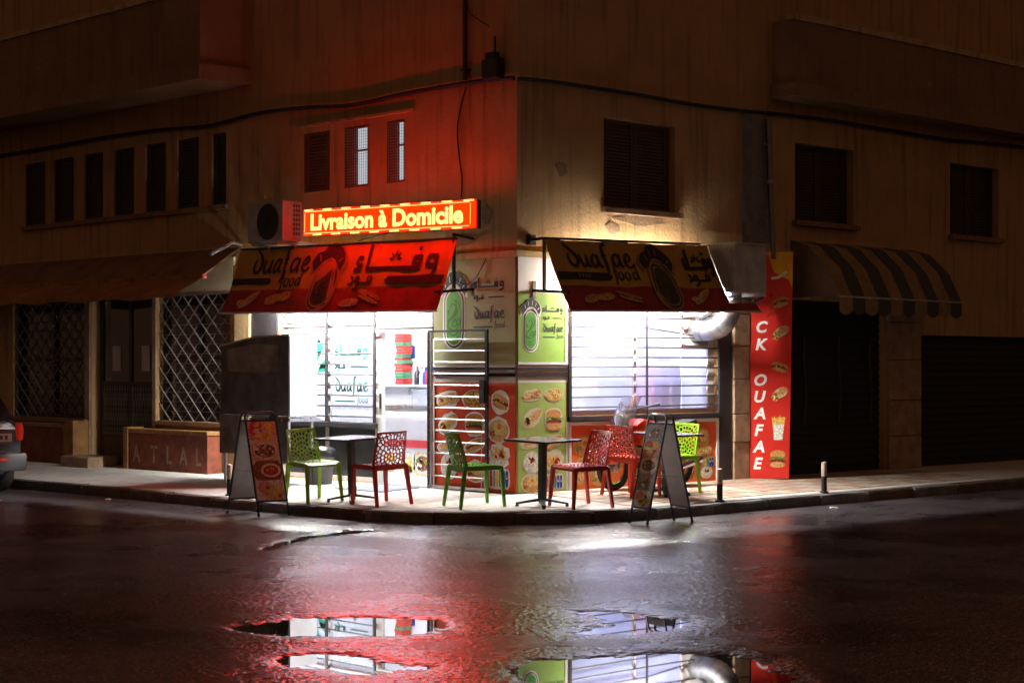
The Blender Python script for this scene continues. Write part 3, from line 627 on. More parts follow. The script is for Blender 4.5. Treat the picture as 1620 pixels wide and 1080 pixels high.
def food(fr, parent, kind, cx, cy, w, h, edge='white_print', seed=1):
    r = random.Random(seed*13+7); mb = MB(); ms = [edge]; E_ = [1]
    def mi(n):
        n = n if n in MATS else 'food_'+n
        if n not in ms: ms.append(n)
        return ms.index(n)
    def bl(x, y, rx, ry, mm, jit=.1, rot=0., p=2., n=14): E_[0] += 1; mb.poly(fr, blob(cx+x*w, cy+y*h, rx*w, ry*h, n, jit, rot, r.randint(0, 999), p), EPS*(1+.35*E_[0]), mi(mm))
    def bits(n, x, y, rx, ry, cols, sz=.05):
        for i in range(n):
            t = r.uniform(0, 2*PI); q = math.sqrt(r.random()); bl(x+rx*q*math.cos(t), y+ry*q*math.sin(t), sz*r.uniform(.7, 1.5), sz*r.uniform(.7, 1.5), r.choice(cols), .3, n=6); E_[0] -= 1
        E_[0] += 1
    def halo(rx, ry, jit=.06, rot=0., p=2., x=0, y=0):
        if edge: mb.poly(fr, blob(cx+x*w, cy+y*h, rx*w, ry*h, 22, jit, rot, r.randint(0, 99), p), EPS, 0)
    if kind == 'slices':
        halo(.5, .42, .1, .1, 2.6)
        for x, y, ro in ((-.2, -.05, .2), (.22, .08, .1)): bl(x, y, .25, .26, 'crust', .1, ro, 3); bl(x, y, .22, .2, 'cheese', .15, ro); bits(9, x, y, .16, .14, ['tom', 'meat', 'cream', 'pink'], .04)
    elif kind == 'pizza':
        halo(.5, .46); bl(0, 0, .45, .41, 'crust', .03, n=20); bl(0, 0, .39, .35, 'cheese', .05, n=18); bits(34, 0, 0, .34, .3, ['tom', 'meat', 'crust', 'green', 'cream'], .035)
    elif kind in ('sandwich', 'panini'):
        ro = .3 if kind == 'panini' else -.25; halo(.5, .38 if kind == 'panini' else .48, .06, ro); bl(0, .06, .43, .22, 'bun', .05, ro); bl(0, -.03, .4, .13, 'meat', .15, ro); bits(10, 0, -.03, .3, .08, ['green', 'tom', 'cheese'], .04); bl(0, -.16, .4, .12, 'crust', .05, ro)
    elif kind == 'wrap':
        halo(.5, .4, .06, .5); bl(.08, .04, .42, .25, 'tort', .04, .55); bl(.18, .12, .3, .16, 'crust', .05, .55); bl(-.2, -.16, .19, .22, 'cheese', .1); bits(16, -.2, -.16, .15, .17, ['tom', 'green', 'meat', 'cream', 'bun'], .05)
    elif kind == 'burger':
        halo(.47, .5, .04, 0, 2.6); bl(0, .2, .4, .22, 'bun', .03); bl(0, .02, .43, .08, 'green', .25, n=26); bits(8, 0, .02, .38, .04, ['cream', 'green', 'food_tom'], .045); bl(0, -.1, .41, .09, 'meat', .12); bl(0, -.17, .38, .05, 'tom', .2); bl(0, -.28, .38, .13, 'crust', .04, 0, 3)
    elif kind == 'tacos':
        halo(.5, .36, .05, .15); bl(0, 0, .44, .27, 'tort', .05, .12); bl(-.08, .03, .26, .17, 'crust', .1, .2); bl(.28, -.05, .15, .17, 'grey', .08)
    elif kind == 'bowl':
        halo(.47, .48, .03); bl(0, 0, .42, .43, 'plate', .02, n=20); bl(0, .06, .36, .32, 'cream', .03, n=18); bits(7, -.02, .12, .15, .1, ['berry', 'tom'], .06)
    elif kind == 'fries':
        halo(.5, .48, .14); bl(0, -.12, .42, .28, 'plate', .08)
        for i in range(16): x = r.uniform(-.3, .3); bl(x, r.uniform(-.15, .22), .035, .2, 'fry' if i % 3 else 'cheese', .1, r.uniform(-.9, .9), n=6)
        bits(6, .05, .02, .2, .12, ['tom'], .06)
    elif kind == 'plate':
        halo(.5, .5, .05); bl(0, -.02, .45, .4, 'crust', .05); bl(.05, .1, .3, .28, 'tort', .08); bl(.05, .1, .2, .18, 'cheese', .1); bl(.05, .12, .1, .1, 'bun', .1); bits(8, -.25, -.15, .12, .1, ['green', 'tom'], .04)
    elif kind == 'cans':
        halo(.55, .5, .02, 0, 6)
        for i, c in enumerate(['tom', 'grey', 'fry', 'teal', 'blue', 'blue']): bl(-.4+i*.16, 0, .07, .38, c, 0, 0, 6)
        for x in (.24, .4): bl(x, .08, .05, .1, 'cream', 0); bl(x, .11, .045, .05, 'tom', 0)
    elif kind == 'cup':
        E_[0] += 1; mb.poly(fr, [(cx-.3*w, cy+.1*h), (cx-.22*w, cy-.5*h), (cx+.22*w, cy-.5*h), (cx+.3*w, cy+.1*h)], EPS*4, mi('cream'))
        for i in range(9): x = -.26+i*.065; mb.poly(fr, [(cx+(x-.035)*w, cy+.05*h), (cx+(x+.035)*w, cy+.05*h), (cx+(x*1.25+.035)*w, cy+r.uniform(.3, .5)*h), (cx+(x*1.25-.035)*w, cy+r.uniform(.32, .5)*h)], EPS*(2+.12*i), mi('fry' if i % 2 else 'cheese'))
    elif kind == 'juice':
        bl(0, 0, .5, .5, 'pink', .02, 0, 8); bl(-.2, .1, .28, .38, 'tom', .1); bl(.2, .15, .2, .32, 'fry', .1); bl(0, -.22, .3, .26, 'cheese', .12); bits(10, 0, 0, .4, .4, ['tom', 'cream', 'pink', 'fry', 'green'], .1)
    elif kind == 'dish':
        bl(0, 0, .5, .5, 'tort', .02, 0, 8); bl(0, 0, .45, .42, 'plate', .03); bl(0, 0, .38, .34, 'choc', .08); bits(26, 0, 0, .34, .3, ['meat', 'bun', 'choc', 'cream', 'green'], .06)
    elif kind == 'pasta':
        bl(0, 0, .5, .5, 'plate', .02, 0, 8); bl(-.2, .15, .25, .3, 'pink', .08); bl(.1, -.1, .34, .34, 'fry', .2); bits(22, .1, -.1, .3, .3, ['cheese', 'cream', 'green', 'tort'], .07)
    elif kind == 'soup':
        bl(0, 0, .5, .5, 'choc', .02, 0, 8); bl(.1, 0, .36, .36, 'plate', .02); bl(.1, 0, .28, .26, 'tom', .04); bits(6, .1, .02, .12, .1, ['green', 'cheese'], .06)
    elif kind == 'grill':
        bl(0, 0, .5, .5, 'grey', .02, 0, 8)
        for i in range(7): bl(r.uniform(-.25, .25), r.uniform(-.25, .25), .2, .08, r.choice(['meat', 'bun', 'choc']), .1, .6)
        bits(8, -.1, -.1, .35, .3, ['green', 'cream', 'grey'], .07)
    return mb.build('food_picture', ms, parent)

# ---- wall panels round the corner
def panel(name, label, loc, mats_boxes):
    t = thing(name, label, 'panel', loc)
    return t
# left street side, upper panel
t = thing('logo_panel', 'sage green logo panel left of the building corner, behind the open gate', 'panel', (-.01, .7, 1.7), 'panels cladding the snack bar corner')
part('board', 'sage_print', t, (-.02, -.002, .01, 1.44, 1.705, 2.955)); fr = FL(1.44, 1.705, .02)
emblem(fr, t, .37, .56, .33, .70); lettering(fr, t, .72, .42, .64, 'logo_dark')
t = thing('stripe_band', 'black and grey striped trim band left of the corner', 'trim', (-.01, .7, 1.5), 'panels cladding the snack bar corner')
part('grey_board', 'stripe_grey', t, (-.018, -.002, .01, 1.44, 1.49, 1.702)); part('black_strip', 'stripe_black', t, (-.026, -.0185, .005, 1.44, 1.64, 1.672)); part('black_strip', 'stripe_black', t, (-.026, -.0185, .005, 1.44, 1.565, 1.602))
t = thing('menu_panel', 'red food menu panel behind the open barred gate', 'panel', (-.01, .7, .22), 'panels cladding the snack bar corner')
part('board', 'red_print', t, (-.022, -.002, .012, 1.42, .215, 1.487)); part('edge_trim', 'white_alu', t, (-.03, -.002, 1.422, 1.448, .215, 1.487)); fr = FL(1.42, .215, .022)
for i, (k, x, y, w, h) in enumerate([('slices', .24, 1.07, .40, .24), ('pizza', .72, 1.07, .44, .26), ('sandwich', 1.16, 1.05, .32, .30), ('wrap', .24, .78, .38, .30), ('burger', .72, .78, .38, .30), ('plate', 1.13, .72, .38, .32), ('tacos', .24, .51, .40, .22), ('panini', .72, .53, .42, .22), ('fries', 1.14, .42, .36, .32), ('bowl', .26, .26, .32, .34), ('plate', .74, .22, .36, .28), ('cans', 1.14, .15, .34, .25)]): food(fr, t, k, x, y, w, h, seed=i)
# right street side
t = thing('logo_panel', 'bright green logo panel right of the building corner', 'panel', (.42, -.01, 1.7), 'panels cladding the snack bar corner')
part('board', 'pale_green_print', t, (.002, .775, -.02, -.002, 1.735, 2.545)); part('edge_trim', 'white_alu', t, (.777, .832, -.024, -.002, 1.705, 2.6)); part('edge_trim', 'white_alu', t, (.002, .775, -.024, -.002, 1.705, 1.733)); fr = FR(.002, 1.735, .02)
emblem(fr, t, .20, .37, .215, .47); lettering(fr, t, .40, .28, .41, 'logo_dark')
t = thing('metal_fascia', 'brushed metal fascia over the green logo panel', 'fascia', (.42, -.01, 2.55), 'panels cladding the snack bar corner')
part('sheet', 'fascia_grey', t, (.002, .775, -.018, -.002, 2.548, 2.958))
t = thing('stripe_band', 'black and grey striped trim band right of the corner', 'trim', (.42, -.01, 1.5), 'panels cladding the snack bar corner')
part('grey_board', 'stripe_grey', t, (.002, .83, -.018, -.002, 1.49, 1.702)); part('black_strip', 'stripe_black', t, (-.02, .83, -.026, -.0185, 1.64, 1.672)); part('black_strip', 'stripe_black', t, (-.02, .83, -.026, -.0185, 1.565, 1.602))
t = thing('menu_panel', 'pale green food menu panel behind the middle table', 'panel', (.42, -.01, .22), 'panels cladding the snack bar corner')
part('board', 'light_green_print', t, (.002, .79, -.022, -.002, .215, 1.487)); fr = FR(.002, .215, .022)
part('edge_trim', 'white_alu', t, (.792, .832, -.024, -.002, .215, 1.018))
for i, (k, x, y, w, h) in enumerate([('slices', .22, 1.13, .32, .16), ('pizza', .58, 1.13, .32, .18), ('wrap', .22, .86, .34, .26), ('burger', .58, .84, .32, .28), ('tacos', .22, .57, .38, .18), ('panini', .58, .58, .34, .2), ('bowl', .22, .34, .32, .28), ('fries', .58, .35, .34, .28), ('plate', .21, .10, .34, .24), ('cans', .58, .10, .3, .2)]): food(fr, t, k, x, y, w, h, edge='cream_print', seed=i+20)
t = thing('menu_panel', 'orange food menu panel under the barred window', 'panel', (2.2, -.01, .2), 'panels cladding the snack bar corner')
part('board', 'orange_print', t, (.88, 3.57, -.02, -.002, .21, .97)); part('frame', 'white_alu', t, (.84, .878, -.03, -.002, .205, 1.015), (3.572, 3.62, -.03, -.002, .205, 1.015), (.878, 3.572, -.03, -.002, .972, 1.015)); fr = FR(.88, .21, .02)
for i, (k, x, y, w, h) in enumerate([('plate', .22, .52, .38, .26), ('panini', .2, .3, .34, .22), ('slices', .18, .14, .3, .22), ('plate', .48, .14, .3, .24), ('wrap', 1.75, .5, .36, .26), ('pizza', 1.75, .2, .36, .26), ('plate', 2.42, .56, .30, .24), ('slices', 2.45, .38, .34, .2), ('cans', 2.5, .24, .3, .15), ('bowl', 2.5, .11, .28, .18), ('soup', 2.1, .16, .3, .24)]): food(fr, t, k, x, y, w, h, edge='food_crust', seed=i+40)
emblem(fr, t, 1.12, .36, .28, .5)

# ---- writing on the left shop window glass
t = thing('window_lettering', 'teal green lettering stuck on the left shop window', 'lettering', (.08, 3.2, 1.1)); fr = FL(3.56, 1.12, -.078)
lettering(fr, t, .06, .08, .82, 'teal_print')
m_ = MB(); fr = FL(4.0, 1.1, -.078)
for pts in ([(.02, .62), (.0, .80), (.14, .98), (.26, .84), (.14, .66)], [(.12, .5), (.2, .62), (.34, .72), (.3, .52)]): m_.poly(fr, pts, EPS, 0)
m_.ribbon(fr, [(.0, .5), (.08, .42), (.1, .2), (.06, -.1)], .014, EPS); m_.ribbon(fr, [(.05, -.1), (.02, .02), (.06, .12)], .01, EPS); m_.build('leaf_decal', 'teal_print', t)

# ------------------------------------------------------------------ open barred gate leaf
t = thing('barred_gate', 'open metal security gate with horizontal bars folded against the red panel', 'gate', (-.08, .95, .22))
part('frame', 'dark_frame', t, (-.105, -.075, .40, .44, .215, 2.12), (-.105, -.075, .44, 1.46, 2.095, 2.12)); part('hinge_post', 'alu', t, (-.105, -.075, 1.39, 1.42, .215, 2.095)); part('hinge_post', 'dark_frame', t, (-.105, -.075, 1.44, 1.47, .2, 2.095)); part('bottom_rail', 'alu', t, (-.105, -.075, .44, 1.46, .215, .245))
for i in range(13): mb = MB(); z = .36+i*.137; mb.tube([(-.09, .43, z), (-.09, 1.45, z+.004)], .010, 6); mb.build('bar', 'alu', t)
part('lock_box', 'black_metal', t, (-.13, -.065, .43, .51, 1.25, 1.52)); mb = MB(); mb.tube([(-.09, .51, .245), (-.09, .51, .9)], .006, 6); mb.build('rod', 'alu', t)

# ------------------------------------------------------------------ the two printed awnings with their lamps
def wrinkle(a, b): return .009*math.sin(a*4.3+b*2.5)+.006*math.sin(a*11-b*6)+.012*noise.noise(Vector((a*2.2, b*3., 1.)))+.004*noise.noise(Vector((a*9, b*7., 4.)))
def awning(fr, t, L_, H, cut=None):
    """fr: a along, b up the slope (0 at the bottom edge), l outward."""
    n = 14
    def sheet(a0, a1, b0, b1, m):
        mb = MB(); nx = max(2, int((a1-a0)/.06))
        for i in range(nx+1):
            for j in range(7):
                a = a0+(a1-a0)*i/nx; b = b0+(b1-b0)*j/6; mb.v.append(tuple(fr(a, b, wrinkle(a, b)-.02*math.sin(PI*max(0, min(1, b/H))))))
        for i in range(nx):
            for j in range(6): k = i*7+j; mb.f.append((k, k+7, k+8, k+1)); mb.m.append(0)
        k = len(mb.v); mb.v += [tuple(Vector(v)-(fr(0, 0, 1)-fr(0, 0, 0))*.005) for v in mb.v[:k]]
        mb.f += [tuple(i+k for i in f)[::-1] for f in mb.f]; mb.m *= 2
        return mb
    c = cut[0] if cut else L_; cb = cut[1] if cut else 0
    sheet(0, c, H*.36, H, 0).build('canopy', 'awning_yellow', t, smooth=True); sheet(0, c, cb, H*.36, 0).build('canopy_border', 'awning_red', t, smooth=True)
    if cut: sheet(0, L_, 0, cb, 0).build('canopy_hem', 'awning_red', t, smooth=True)
FA = ['awning_pale', 'awning_ink', 'awning_pale', 'awning_oval', 'awning_ink']
def surf(fr, H): return lambda a, b, l=0: fr(a, b, l+.012+wrinkle(a, b)-.02*math.sin(PI*max(0, min(1, b/H))))
def pill(mb, fr, a0, a1, b0, b1, l, m):
    r = (b1-b0)/2; mb.poly(fr, [(a0, b0), (a1-r, b0), (a1, b0+r), (a1-r, b1), (a0, b1)], l, m)
tA = thing('awning', 'red lit printed awning over the left shop window and door', 'awning', (-.4, 2.85, 2.4))
H = .91; fr = frame((-.65, 5.02, 2.40), (0, -1, -.016), (.33/H, 0, .855/H), (-.855/H, 0, .33/H)); awning(fr, tA, 4.33, H); sf = surf(fr, H)
mb = MB(); letters_ouafae(mb, sf, .40, .56, .196, EPS, 0, .27); letters_food(mb, sf, 1.08, .36, .12, EPS, 0, .25); mb.build('lettering', 'awning_ink', tA)
mb = MB(); arabic_wafaa(mb, sf, 2.55, .56, .25, EPS, 0, .24, 1.06); arabic_food(mb, sf, 2.52, .37, .15, EPS, 0, .24); mb.build('lettering', 'awning_ink', tA)
mb = MB(); pill(mb, sf, .02, .88, .40, .49, EPS, 0); mb.build('number_strip', 'awning_ink', tA); mb = MB(); pill(mb, lambda a, b, l=0: sf(8.4-a-.1, b, l), 8.3-4.28, 8.3-3.22, .36, .46, EPS, 0)
for i in range(8): x = 3.5+i*.065; mb.poly(sf, [(x, .385), (x+.03, .385), (x+.03, .43), (x, .43)], EPS*2, 1)
mb.build('number_strip', ['awning_ink', 'awning_pale'], tA)
emblem(sf, tA, 2.02, .35, .42, .62, FA)
for i, (k, x, y, w, h) in enumerate([('slices', 1.15, .2, .6, .26), ('sandwich', 3.0, .2, .6, .24), ('wrap', .5, .17, .5, .24), ('tacos', 2.65, .12, .4, .2)]): food(sf, tA, k, x, y, w, h, edge=None, seed=i+60)
for y in (.74, 4.96):
    mb = MB(); mb.bar((-.32, y, 2.6), (-.32, y, 3.24), .03); mb.bar((-.012, y, 2.60), (-.62, y, 2.55), .03); mb.bar((-.012, y, 3.2), (-.34, y, 3.24), .03); mb.box(-.02, -.002, y-.03, y+.03, 2.53, 2.67); mb.build('bracket', 'black_metal', tA)
mb = MB(); mb.tube([(-.655, 5.03, 2.395), (-.655, .67, 2.33)], .014, 6); mb.build('hem_bar', 'alu', tA); mb = MB(); mb.tube([(-.325, 5.03, 3.26), (-.325, .69, 3.19)], .016, 6); mb.build('head_bar', 'black_metal', tA)
tB = thing('awning', 'dark yellow printed awning over the barred right window', 'awning', (1.9, -.4, 2.35))
fr = frame((.18, -.70, 2.32), (1, 0, .018), (0, .45/.95, .84/.95), (0, -.84/.95, .45/.95)); H = .95; awning(fr, tB, 3.45, H, (2.925, .12)); sf = surf(fr, H)
mb = MB(); letters_ouafae(mb, sf, .30, .60, .175, EPS, 0, .27); letters_food(mb, sf, .98, .43, .11, EPS, 0, .25); mb.build('lettering', 'awning_ink', tB)
mb = MB(); arabic_wafaa(mb, sf, 2.34, .62, .2, EPS, 0, .24, .45); arabic_food(mb, sf, 2.36, .44, .13, EPS, 0, .24); mb.build('lettering', 'awning_ink', tB)
mb = MB(); pill(mb, sf, .03, .95, .42, .52, EPS, 0)
for i in range(7): x = .36+i*.055; mb.poly(sf, [(x, .45), (x+.025, .45), (x+.025, .49), (x, .49)], EPS*2, 1)
mb.build('number_strip', ['awning_ink', 'awning_pale'], tB)
emblem(sf, tB, 1.82, .35, .40, .62, FA)
for i, (k, x, y, w, h) in enumerate([('slices', .55, .17, .6, .2), ('sandwich', 1.1, .2, .5, .2), ('wrap', 2.4, .2, .5, .2)]): food(sf, tB, k, x, y, w, h, edge=None, seed=i+80)
for x in (.2, 3.6):
    mb = MB(); mb.bar((x, -.25, 2.56), (x, -.25, 3.16), .032); mb.bar((x+.05, -.02, 2.57), (x-.02, -.66, 2.53), .034); mb.box(x+.03, x+.08, -.03, -.002, 2.48, 2.68); mb.bar((x, -.02, 3.16), (x, -.27, 3.17), .032); mb.box(x-.05, x+.05, -.06, -.002, 3.1, 3.22); mb.build('bracket', 'black_metal', tB)
mb = MB(); mb.tube([(.16, -.705, 2.315), (3.66, -.705, 2.38)], .014, 6); mb.build('hem_bar', 'alu', tB); mb = MB(); mb.tube([(.16, -.25, 3.17), (2.98, -.25, 3.23)], .016, 6); mb.build('head_bar', 'black_metal', tB)
def tube_lamp(label, axis, t0, t1, z):
    d = .28 if axis == 'L' else .22
    P = (lambda a, dd, zz: (-dd, a, zz)) if axis == 'L' else (lambda a, dd, zz: (a, -dd, zz)); c = (t0+t1)/2
    t = thing('tube_lamp', label, 'lamp', P(c, d, z), 'tube lamps under the awnings'); mb = MB(); hw_ = .055 if axis == 'L' else .018; p = P(t0, d-hw_, z+.035); q = P(t1, d+hw_, z+.07)
    mb.box(min(p[0], q[0]), max(p[0], q[0]), min(p[1], q[1]), max(p[1], q[1]), p[2], q[2]); mb.build('shade_batten', 'white_print', t)  # unseen batten over the tube, its width set to hold back upward light
    mb = MB(); mb.tube([P(t0+.03, d, z), P(t1-.03, d, z)], .014, 8); mb.build('tube', 'tube_light', t, smooth=True)
    for a in (t0+.1, t1-.1): mb = MB(); mb.bar(P(a, .002, z+.09), P(a, d, z+.085), .02); mb.build('arm', 'black_metal', t)
tube_lamp('glowing tube lamp under the left awning, over the shop door', 'L', 2.15, 3.2, 2.68); tube_lamp('glowing tube lamp under the left awning, over the left window', 'L', 3.3, 4.5, 2.68)
tube_lamp('glowing tube lamp under the right awning, nearest the corner', 'R', 1.0, 1.9, 2.7); tube_lamp('glowing tube lamp under the right awning, beside the steel hood', 'R', 1.95, 2.75, 2.7)

# ------------------------------------------------------------------ illuminated sign, air conditioner, hood, ducts, signs
t = thing('led_sign', 'glowing red and yellow message sign reading Livraison à Domicile', 'sign', (-.1, 2.2, 3.36))
ax = Vector((0, -1, -.0235)).normalized(); ay = Vector((0, -.0235, 1)).normalized(); o0 = Vector((-.60, 3.29, 3.34)); fr = frame(o0, ax, ay, (-1, 0, 0)); LW, LH = 3.17, .33
mb = MB(); mb.prism(fr, [(0, 0), (LW, 0), (LW, LH), (0, LH)], -.14, -.071); mb.build('casing', 'black_metal', t, bevel=.006)
mb = MB(); mb.prism(fr, [(.008, .008), (LW-.008, .008), (LW-.008, LH-.008), (.008, LH-.008)], -.07, 0); mb.build('glowing_cover', 'led_red', t, bevel=.008)
mb = MB(); text_into(mb, fr, 'Livraison à Domicile', .205, LW/2, .072, .003, bold=.04, sx=1.24, align='CENTER'); mb.build('lettering', 'led_yellow', t)
mb = MB(); x = .03; k = 0
while x < LW-.04:                       # running border of lamps
    for y, on in ((LH-.028, True), (.028, True)): mb.poly(fr, [(x, y-.006), (x+.012, y-.006), (x+.012, y+.006), (x, y+.006)], .003)
    x += .02
for i in range(9):
    x = .02+i*.375; mb.poly(fr, [(x, LH-.018), (x+.18, LH-.018), (x+.18, LH-.001), (x, LH-.001)], .003); x += .18
    if x+.18 < LW: mb.poly(fr, [(x, .001), (x+.18, .001), (x+.18, .018), (x, .018)], .003)
y = .05
while y < LH-.05: 
    for x in (.024, LW-.036): mb.poly(fr, [(x, y), (x+.012, y), (x+.012, y+.012), (x, y+.012)], .003)
    y += .02
mb.build('lamp_border', 'led_yellow', t, stuff=True)
for y in (.7, 2.7): part('bracket', 'black_metal', t, (-.44, -.002, y-.015, y+.015, 3.5, 3.53))

mat('ac_white', (.34, .30, .27), .5, var=.12); mat('ac_dark', (.03, .03, .03), .6)
t = thing('air_conditioner', 'white outdoor air conditioning unit left of the illuminated sign', 'air conditioner', (-.4, 4.2, 3.3))
mb = MB(); mb.box(-.62, -.30, 3.70, 4.46, 3.30, 3.82); mb.build('casing', 'ac_white', t, bevel=.012)
mb = MB(); fr = FL(4.02, 3.56, .621); mb.prism(fr, blob(0, 0, .235, .235, 28, 0), 0, .004); mb.build('fan_opening', 'ac_dark', t)
mb = MB()
for r in (.06, .11, .16, .21): mb.tube([fr(r*math.cos(2*PI*i/24), r*math.sin(2*PI*i/24), .012) for i in range(24)], .004, 4, closed=True)
for i in range(4): c, s = math.cos(PI*i/4), math.sin(PI*i/4); mb.bar(fr(-.235*c, -.235*s, .012), fr(.235*c, .235*s, .012), .006)
mb.build('fan_guard', 'ac_dark', t, stuff=True)
for c in range(3):
    for r in range(7): mb = MB(); mb.box(-.45+c*.04, -.426+c*.04, 3.694, 3.6985, 3.38+r*.06, 3.421+r*.06); mb.build('vent_slot', 'ac_dark', t)
for y in (3.8, 4.36): mb = MB(); mb.bar((-.002, y, 3.28), (-.63, y, 3.28), .035); mb.bar((-.012, y, 3.0), (-.36, y, 3.26), .025); mb.build('bracket', 'dull_steel', t)

t = thing('extractor_hood', 'square dull steel extractor box hanging beside the right awning', 'extractor', (3.45, -.4, 2.57))
mb = MB(); mb.box(3.12, 3.76, -.70, -.10, 2.62, 3.22); mb.build('housing', 'dull_steel', t, bevel=.01)
mb = MB(); mb.box(3.095, 3.785, -.725, -.06, 3.221, 3.245); mb.build('lid', 'dull_steel', t)
part('left_panel', 'dull_steel', t, (3.112, 3.118, -.64, -.16, 2.68, 3.16)); part('foot_rail', 'alu', t, (3.16, 3.2, -.72, -.05, 2.575, 2.615)); part('foot_rail', 'alu', t, (3.68, 3.72, -.72, -.05, 2.575, 2.615))
for x in (3.18, 3.70): mb = MB(); mb.bar((x, -.70, 2.57), (x, -.02, 2.25), .03); mb.build('strut', 'black_metal', t)
t = thing('exhaust_duct', 'shiny round exhaust duct elbow leaving the barred window', 'duct', (3.3, -.3, 2.0))
pts = [(3.26, .075, 2.16), (3.26, -.06, 2.16), (3.28, -.18, 2.165)]+[(3.28+.14*(1-math.cos(a))*.6, -.18-.24*math.sin(a), 2.165+.24*(1-math.cos(a))) for a in [PI/2*i/6 for i in range(1, 7)]]+[(3.37, -.42, 2.615)]
mb = MB(); mb.tube(pts, [.15]*len(pts), 20); mb.build('elbow', 'galv', t, smooth=True)
for p, q in ((pts[1], pts[2]), (pts[4], pts[5]), (pts[6], pts[7])): mb = MB(); p = Vector(p); d = (Vector(q)-p).normalized()*.02; mb.tube([p, p+d], .158, 20); mb.build('seam_ring', 'galv', t, smooth=True)
t = thing('flue_pipe', 'tall thin polished flue pipe rising above the extractor box', 'pipe', (4.62, -.2, 3.25))
mb = MB(); mb.tube([(4.46, -.27, 3.1), (4.45, -.25, 3.5), (4.42, -.23, 4.2), (4.40, -.22, 4.95)], .038, 10); mb.build('pipe', 'dark_chrome', t, smooth=True); mb = MB(); mb.tube([(4.425, -.233, 4.1), (4.423, -.232, 4.15)], .044, 10); mb.build('collar', 'dull_steel', t); part('clamp', 'dull_steel', t, (4.36, 4.46, -.22, -.162, 4.6, 4.63))

# tall red sign standing at an angle beside the stone pier
t = thing('vertical_sign', 'tall red snack sign with white letters and food pictures', 'sign', (4.36, -.2, .2))
a0 = Vector((4.22, -.03, .205)); dv = Vector((.36, -.40, 0)); n_ = Vector((-.40, -.36, 0)).normalized(); lean = Vector((.035, -.04, 0))
SWd = dv.length; ax = dv.normalized(); ay = (Vector((0, 0, 3.0))+lean)/3.0; fr = frame(a0, ax, ay, n_)
mb = MB(); mb.prism(fr, [(0, 0), (SWd, 0), (SWd, 3.0), (0, 3.0)], -.09, 0); mb.build('box', 'sign_red', t, bevel=.004)
mb = MB(); mb.poly(fr, [(.0, 2.99), (SWd, 2.99), (SWd, 2.5), (SWd-.05, 2.62), (.3, 2.72), (.2, 2.95)], EPS, 0); mb.ribbon(fr, [(SWd-.28, 2.64), (SWd-.18, 2.66), (SWd-.08, 2.73)], .035, EPS*2, 1); mb.build('yellow_corner', ['sign_yellow', 'white_print'], t)
for ch, z in (('C', 1.93), ('K', 1.70), ('O', 1.23), ('U', 1.01), ('A', .79), ('F', .57), ('A', .35), ('E', .13)):
    mb = MB(); text_into(mb, fr, ch, .15, .15-.012*(2-z), z, EPS*2, bold=.035, shear=.2, sx=1.0, align='CENTER'); mb.build('letter', 'white_print', t)
for i, (k, z, h) in enumerate([('panini', 2.33, .24), ('wrap', 1.93, .26), ('sandwich', 1.47, .22), ('wrap', 1.12, .26), ('cup', .68, .34), ('burger', .26, .28)]): food(fr, t, k, .385, z, .25, h, edge=None, seed=i+90)

# striped awning over the dark shop on the right
mat('awn_ochre', (.30, .21, .09), .8, var=.2); mat('awn_dark', (.06, .06, .045), .8, var=.2); mat('awn_brown', (.15, .085, .05), .8, var=.2)
t = thing('awning', 'old striped awning over the dark shop right of the red sign', 'awning', (6.8, -.5, 2.4))
N = 10; X0, X1 = 5.15, 8.1; w = (X1-X0)/N
for i in range(N):
    x0 = X0+i*w; mb = MB(); pr = [(-.02, 3.4), (-.3, 3.32), (-.62, 3.02), (-.82, 2.62)]
    for y, z in pr: mb.v += [(x0, y, z), (x0+w, y, z-.01)]
    for k in range(3): mb.f.append((2*k, 2*k+1, 2*k+3, 2*k+2)); mb.m.append(0)
    sc_ = [(x0+w*j/8, -.825, 2.42-.05*math.sin(PI*j/8)) for j in range(9)]; k = len(mb.v); mb.v += [(x0, -.825, 2.62), (x0+w, -.825, 2.61)]+sc_
    mb.f.append(tuple([k]+[k+2+j for j in range(9)]+[k+1])); mb.m.append(0)
    mb.build('stripe', ['awn_ochre', 'awn_dark'][i % 2], t)
mb = MB(); mb.add([(X0-.004, -.02, 3.4), (X0-.004, -.3, 3.32), (X0-.004, -.62, 3.02), (X0-.004, -.82, 2.62), (X0-.004, -.02, 2.62)], [(0, 1, 2, 3, 4)]); mb.build('cheek', 'awn_brown', t)
mb = MB(); mb.tube([(X0, -.82, 2.615), (X1, -.82, 2.6)], .015, 6); mb.build('front_bar', 'dull_steel', t)
for x in (5.4, 7.9): mb = MB(); mb.tube([(x, -.01, 2.7), (x, -.8, 2.62)], .012, 6); mb.build('arm', 'dull_steel', t)
# roller shutters in the two dark openings
for (a, b, z1, lab) in ((5.0, 7.4, 2.6, 'dark closed shopfront under the striped awning'), (8.27, 11.6, 2.15, 'dark closed garage door at the far right')):
    t = thing('roller_shutter', lab, 'shutter', ((a+b)/2, .14, .2)); z = .2
    while z < z1-.01: h = min(.11, z1-z); mb = MB(); mb.hexa([(a, .10, z), (b, .10, z), (b, .15, z), (a, .15, z)], [(a, .125, z+h-.004), (b, .125, z+h-.004), (b, .15, z+h-.004), (a, .15, z+h-.004)]); mb.build('slat', 'dark_void', t); z += h
    if a < 6:
        for x in (5.55, 6.35, 7.1): mb = MB(); mb.tube([(x, .07, .9), (x+.03, .05, 1.3), (x-.02, .06, 1.8), (x+.01, .07, 2.1)], .02, 6); mb.build('pull_rod', 'dark_frame', t)

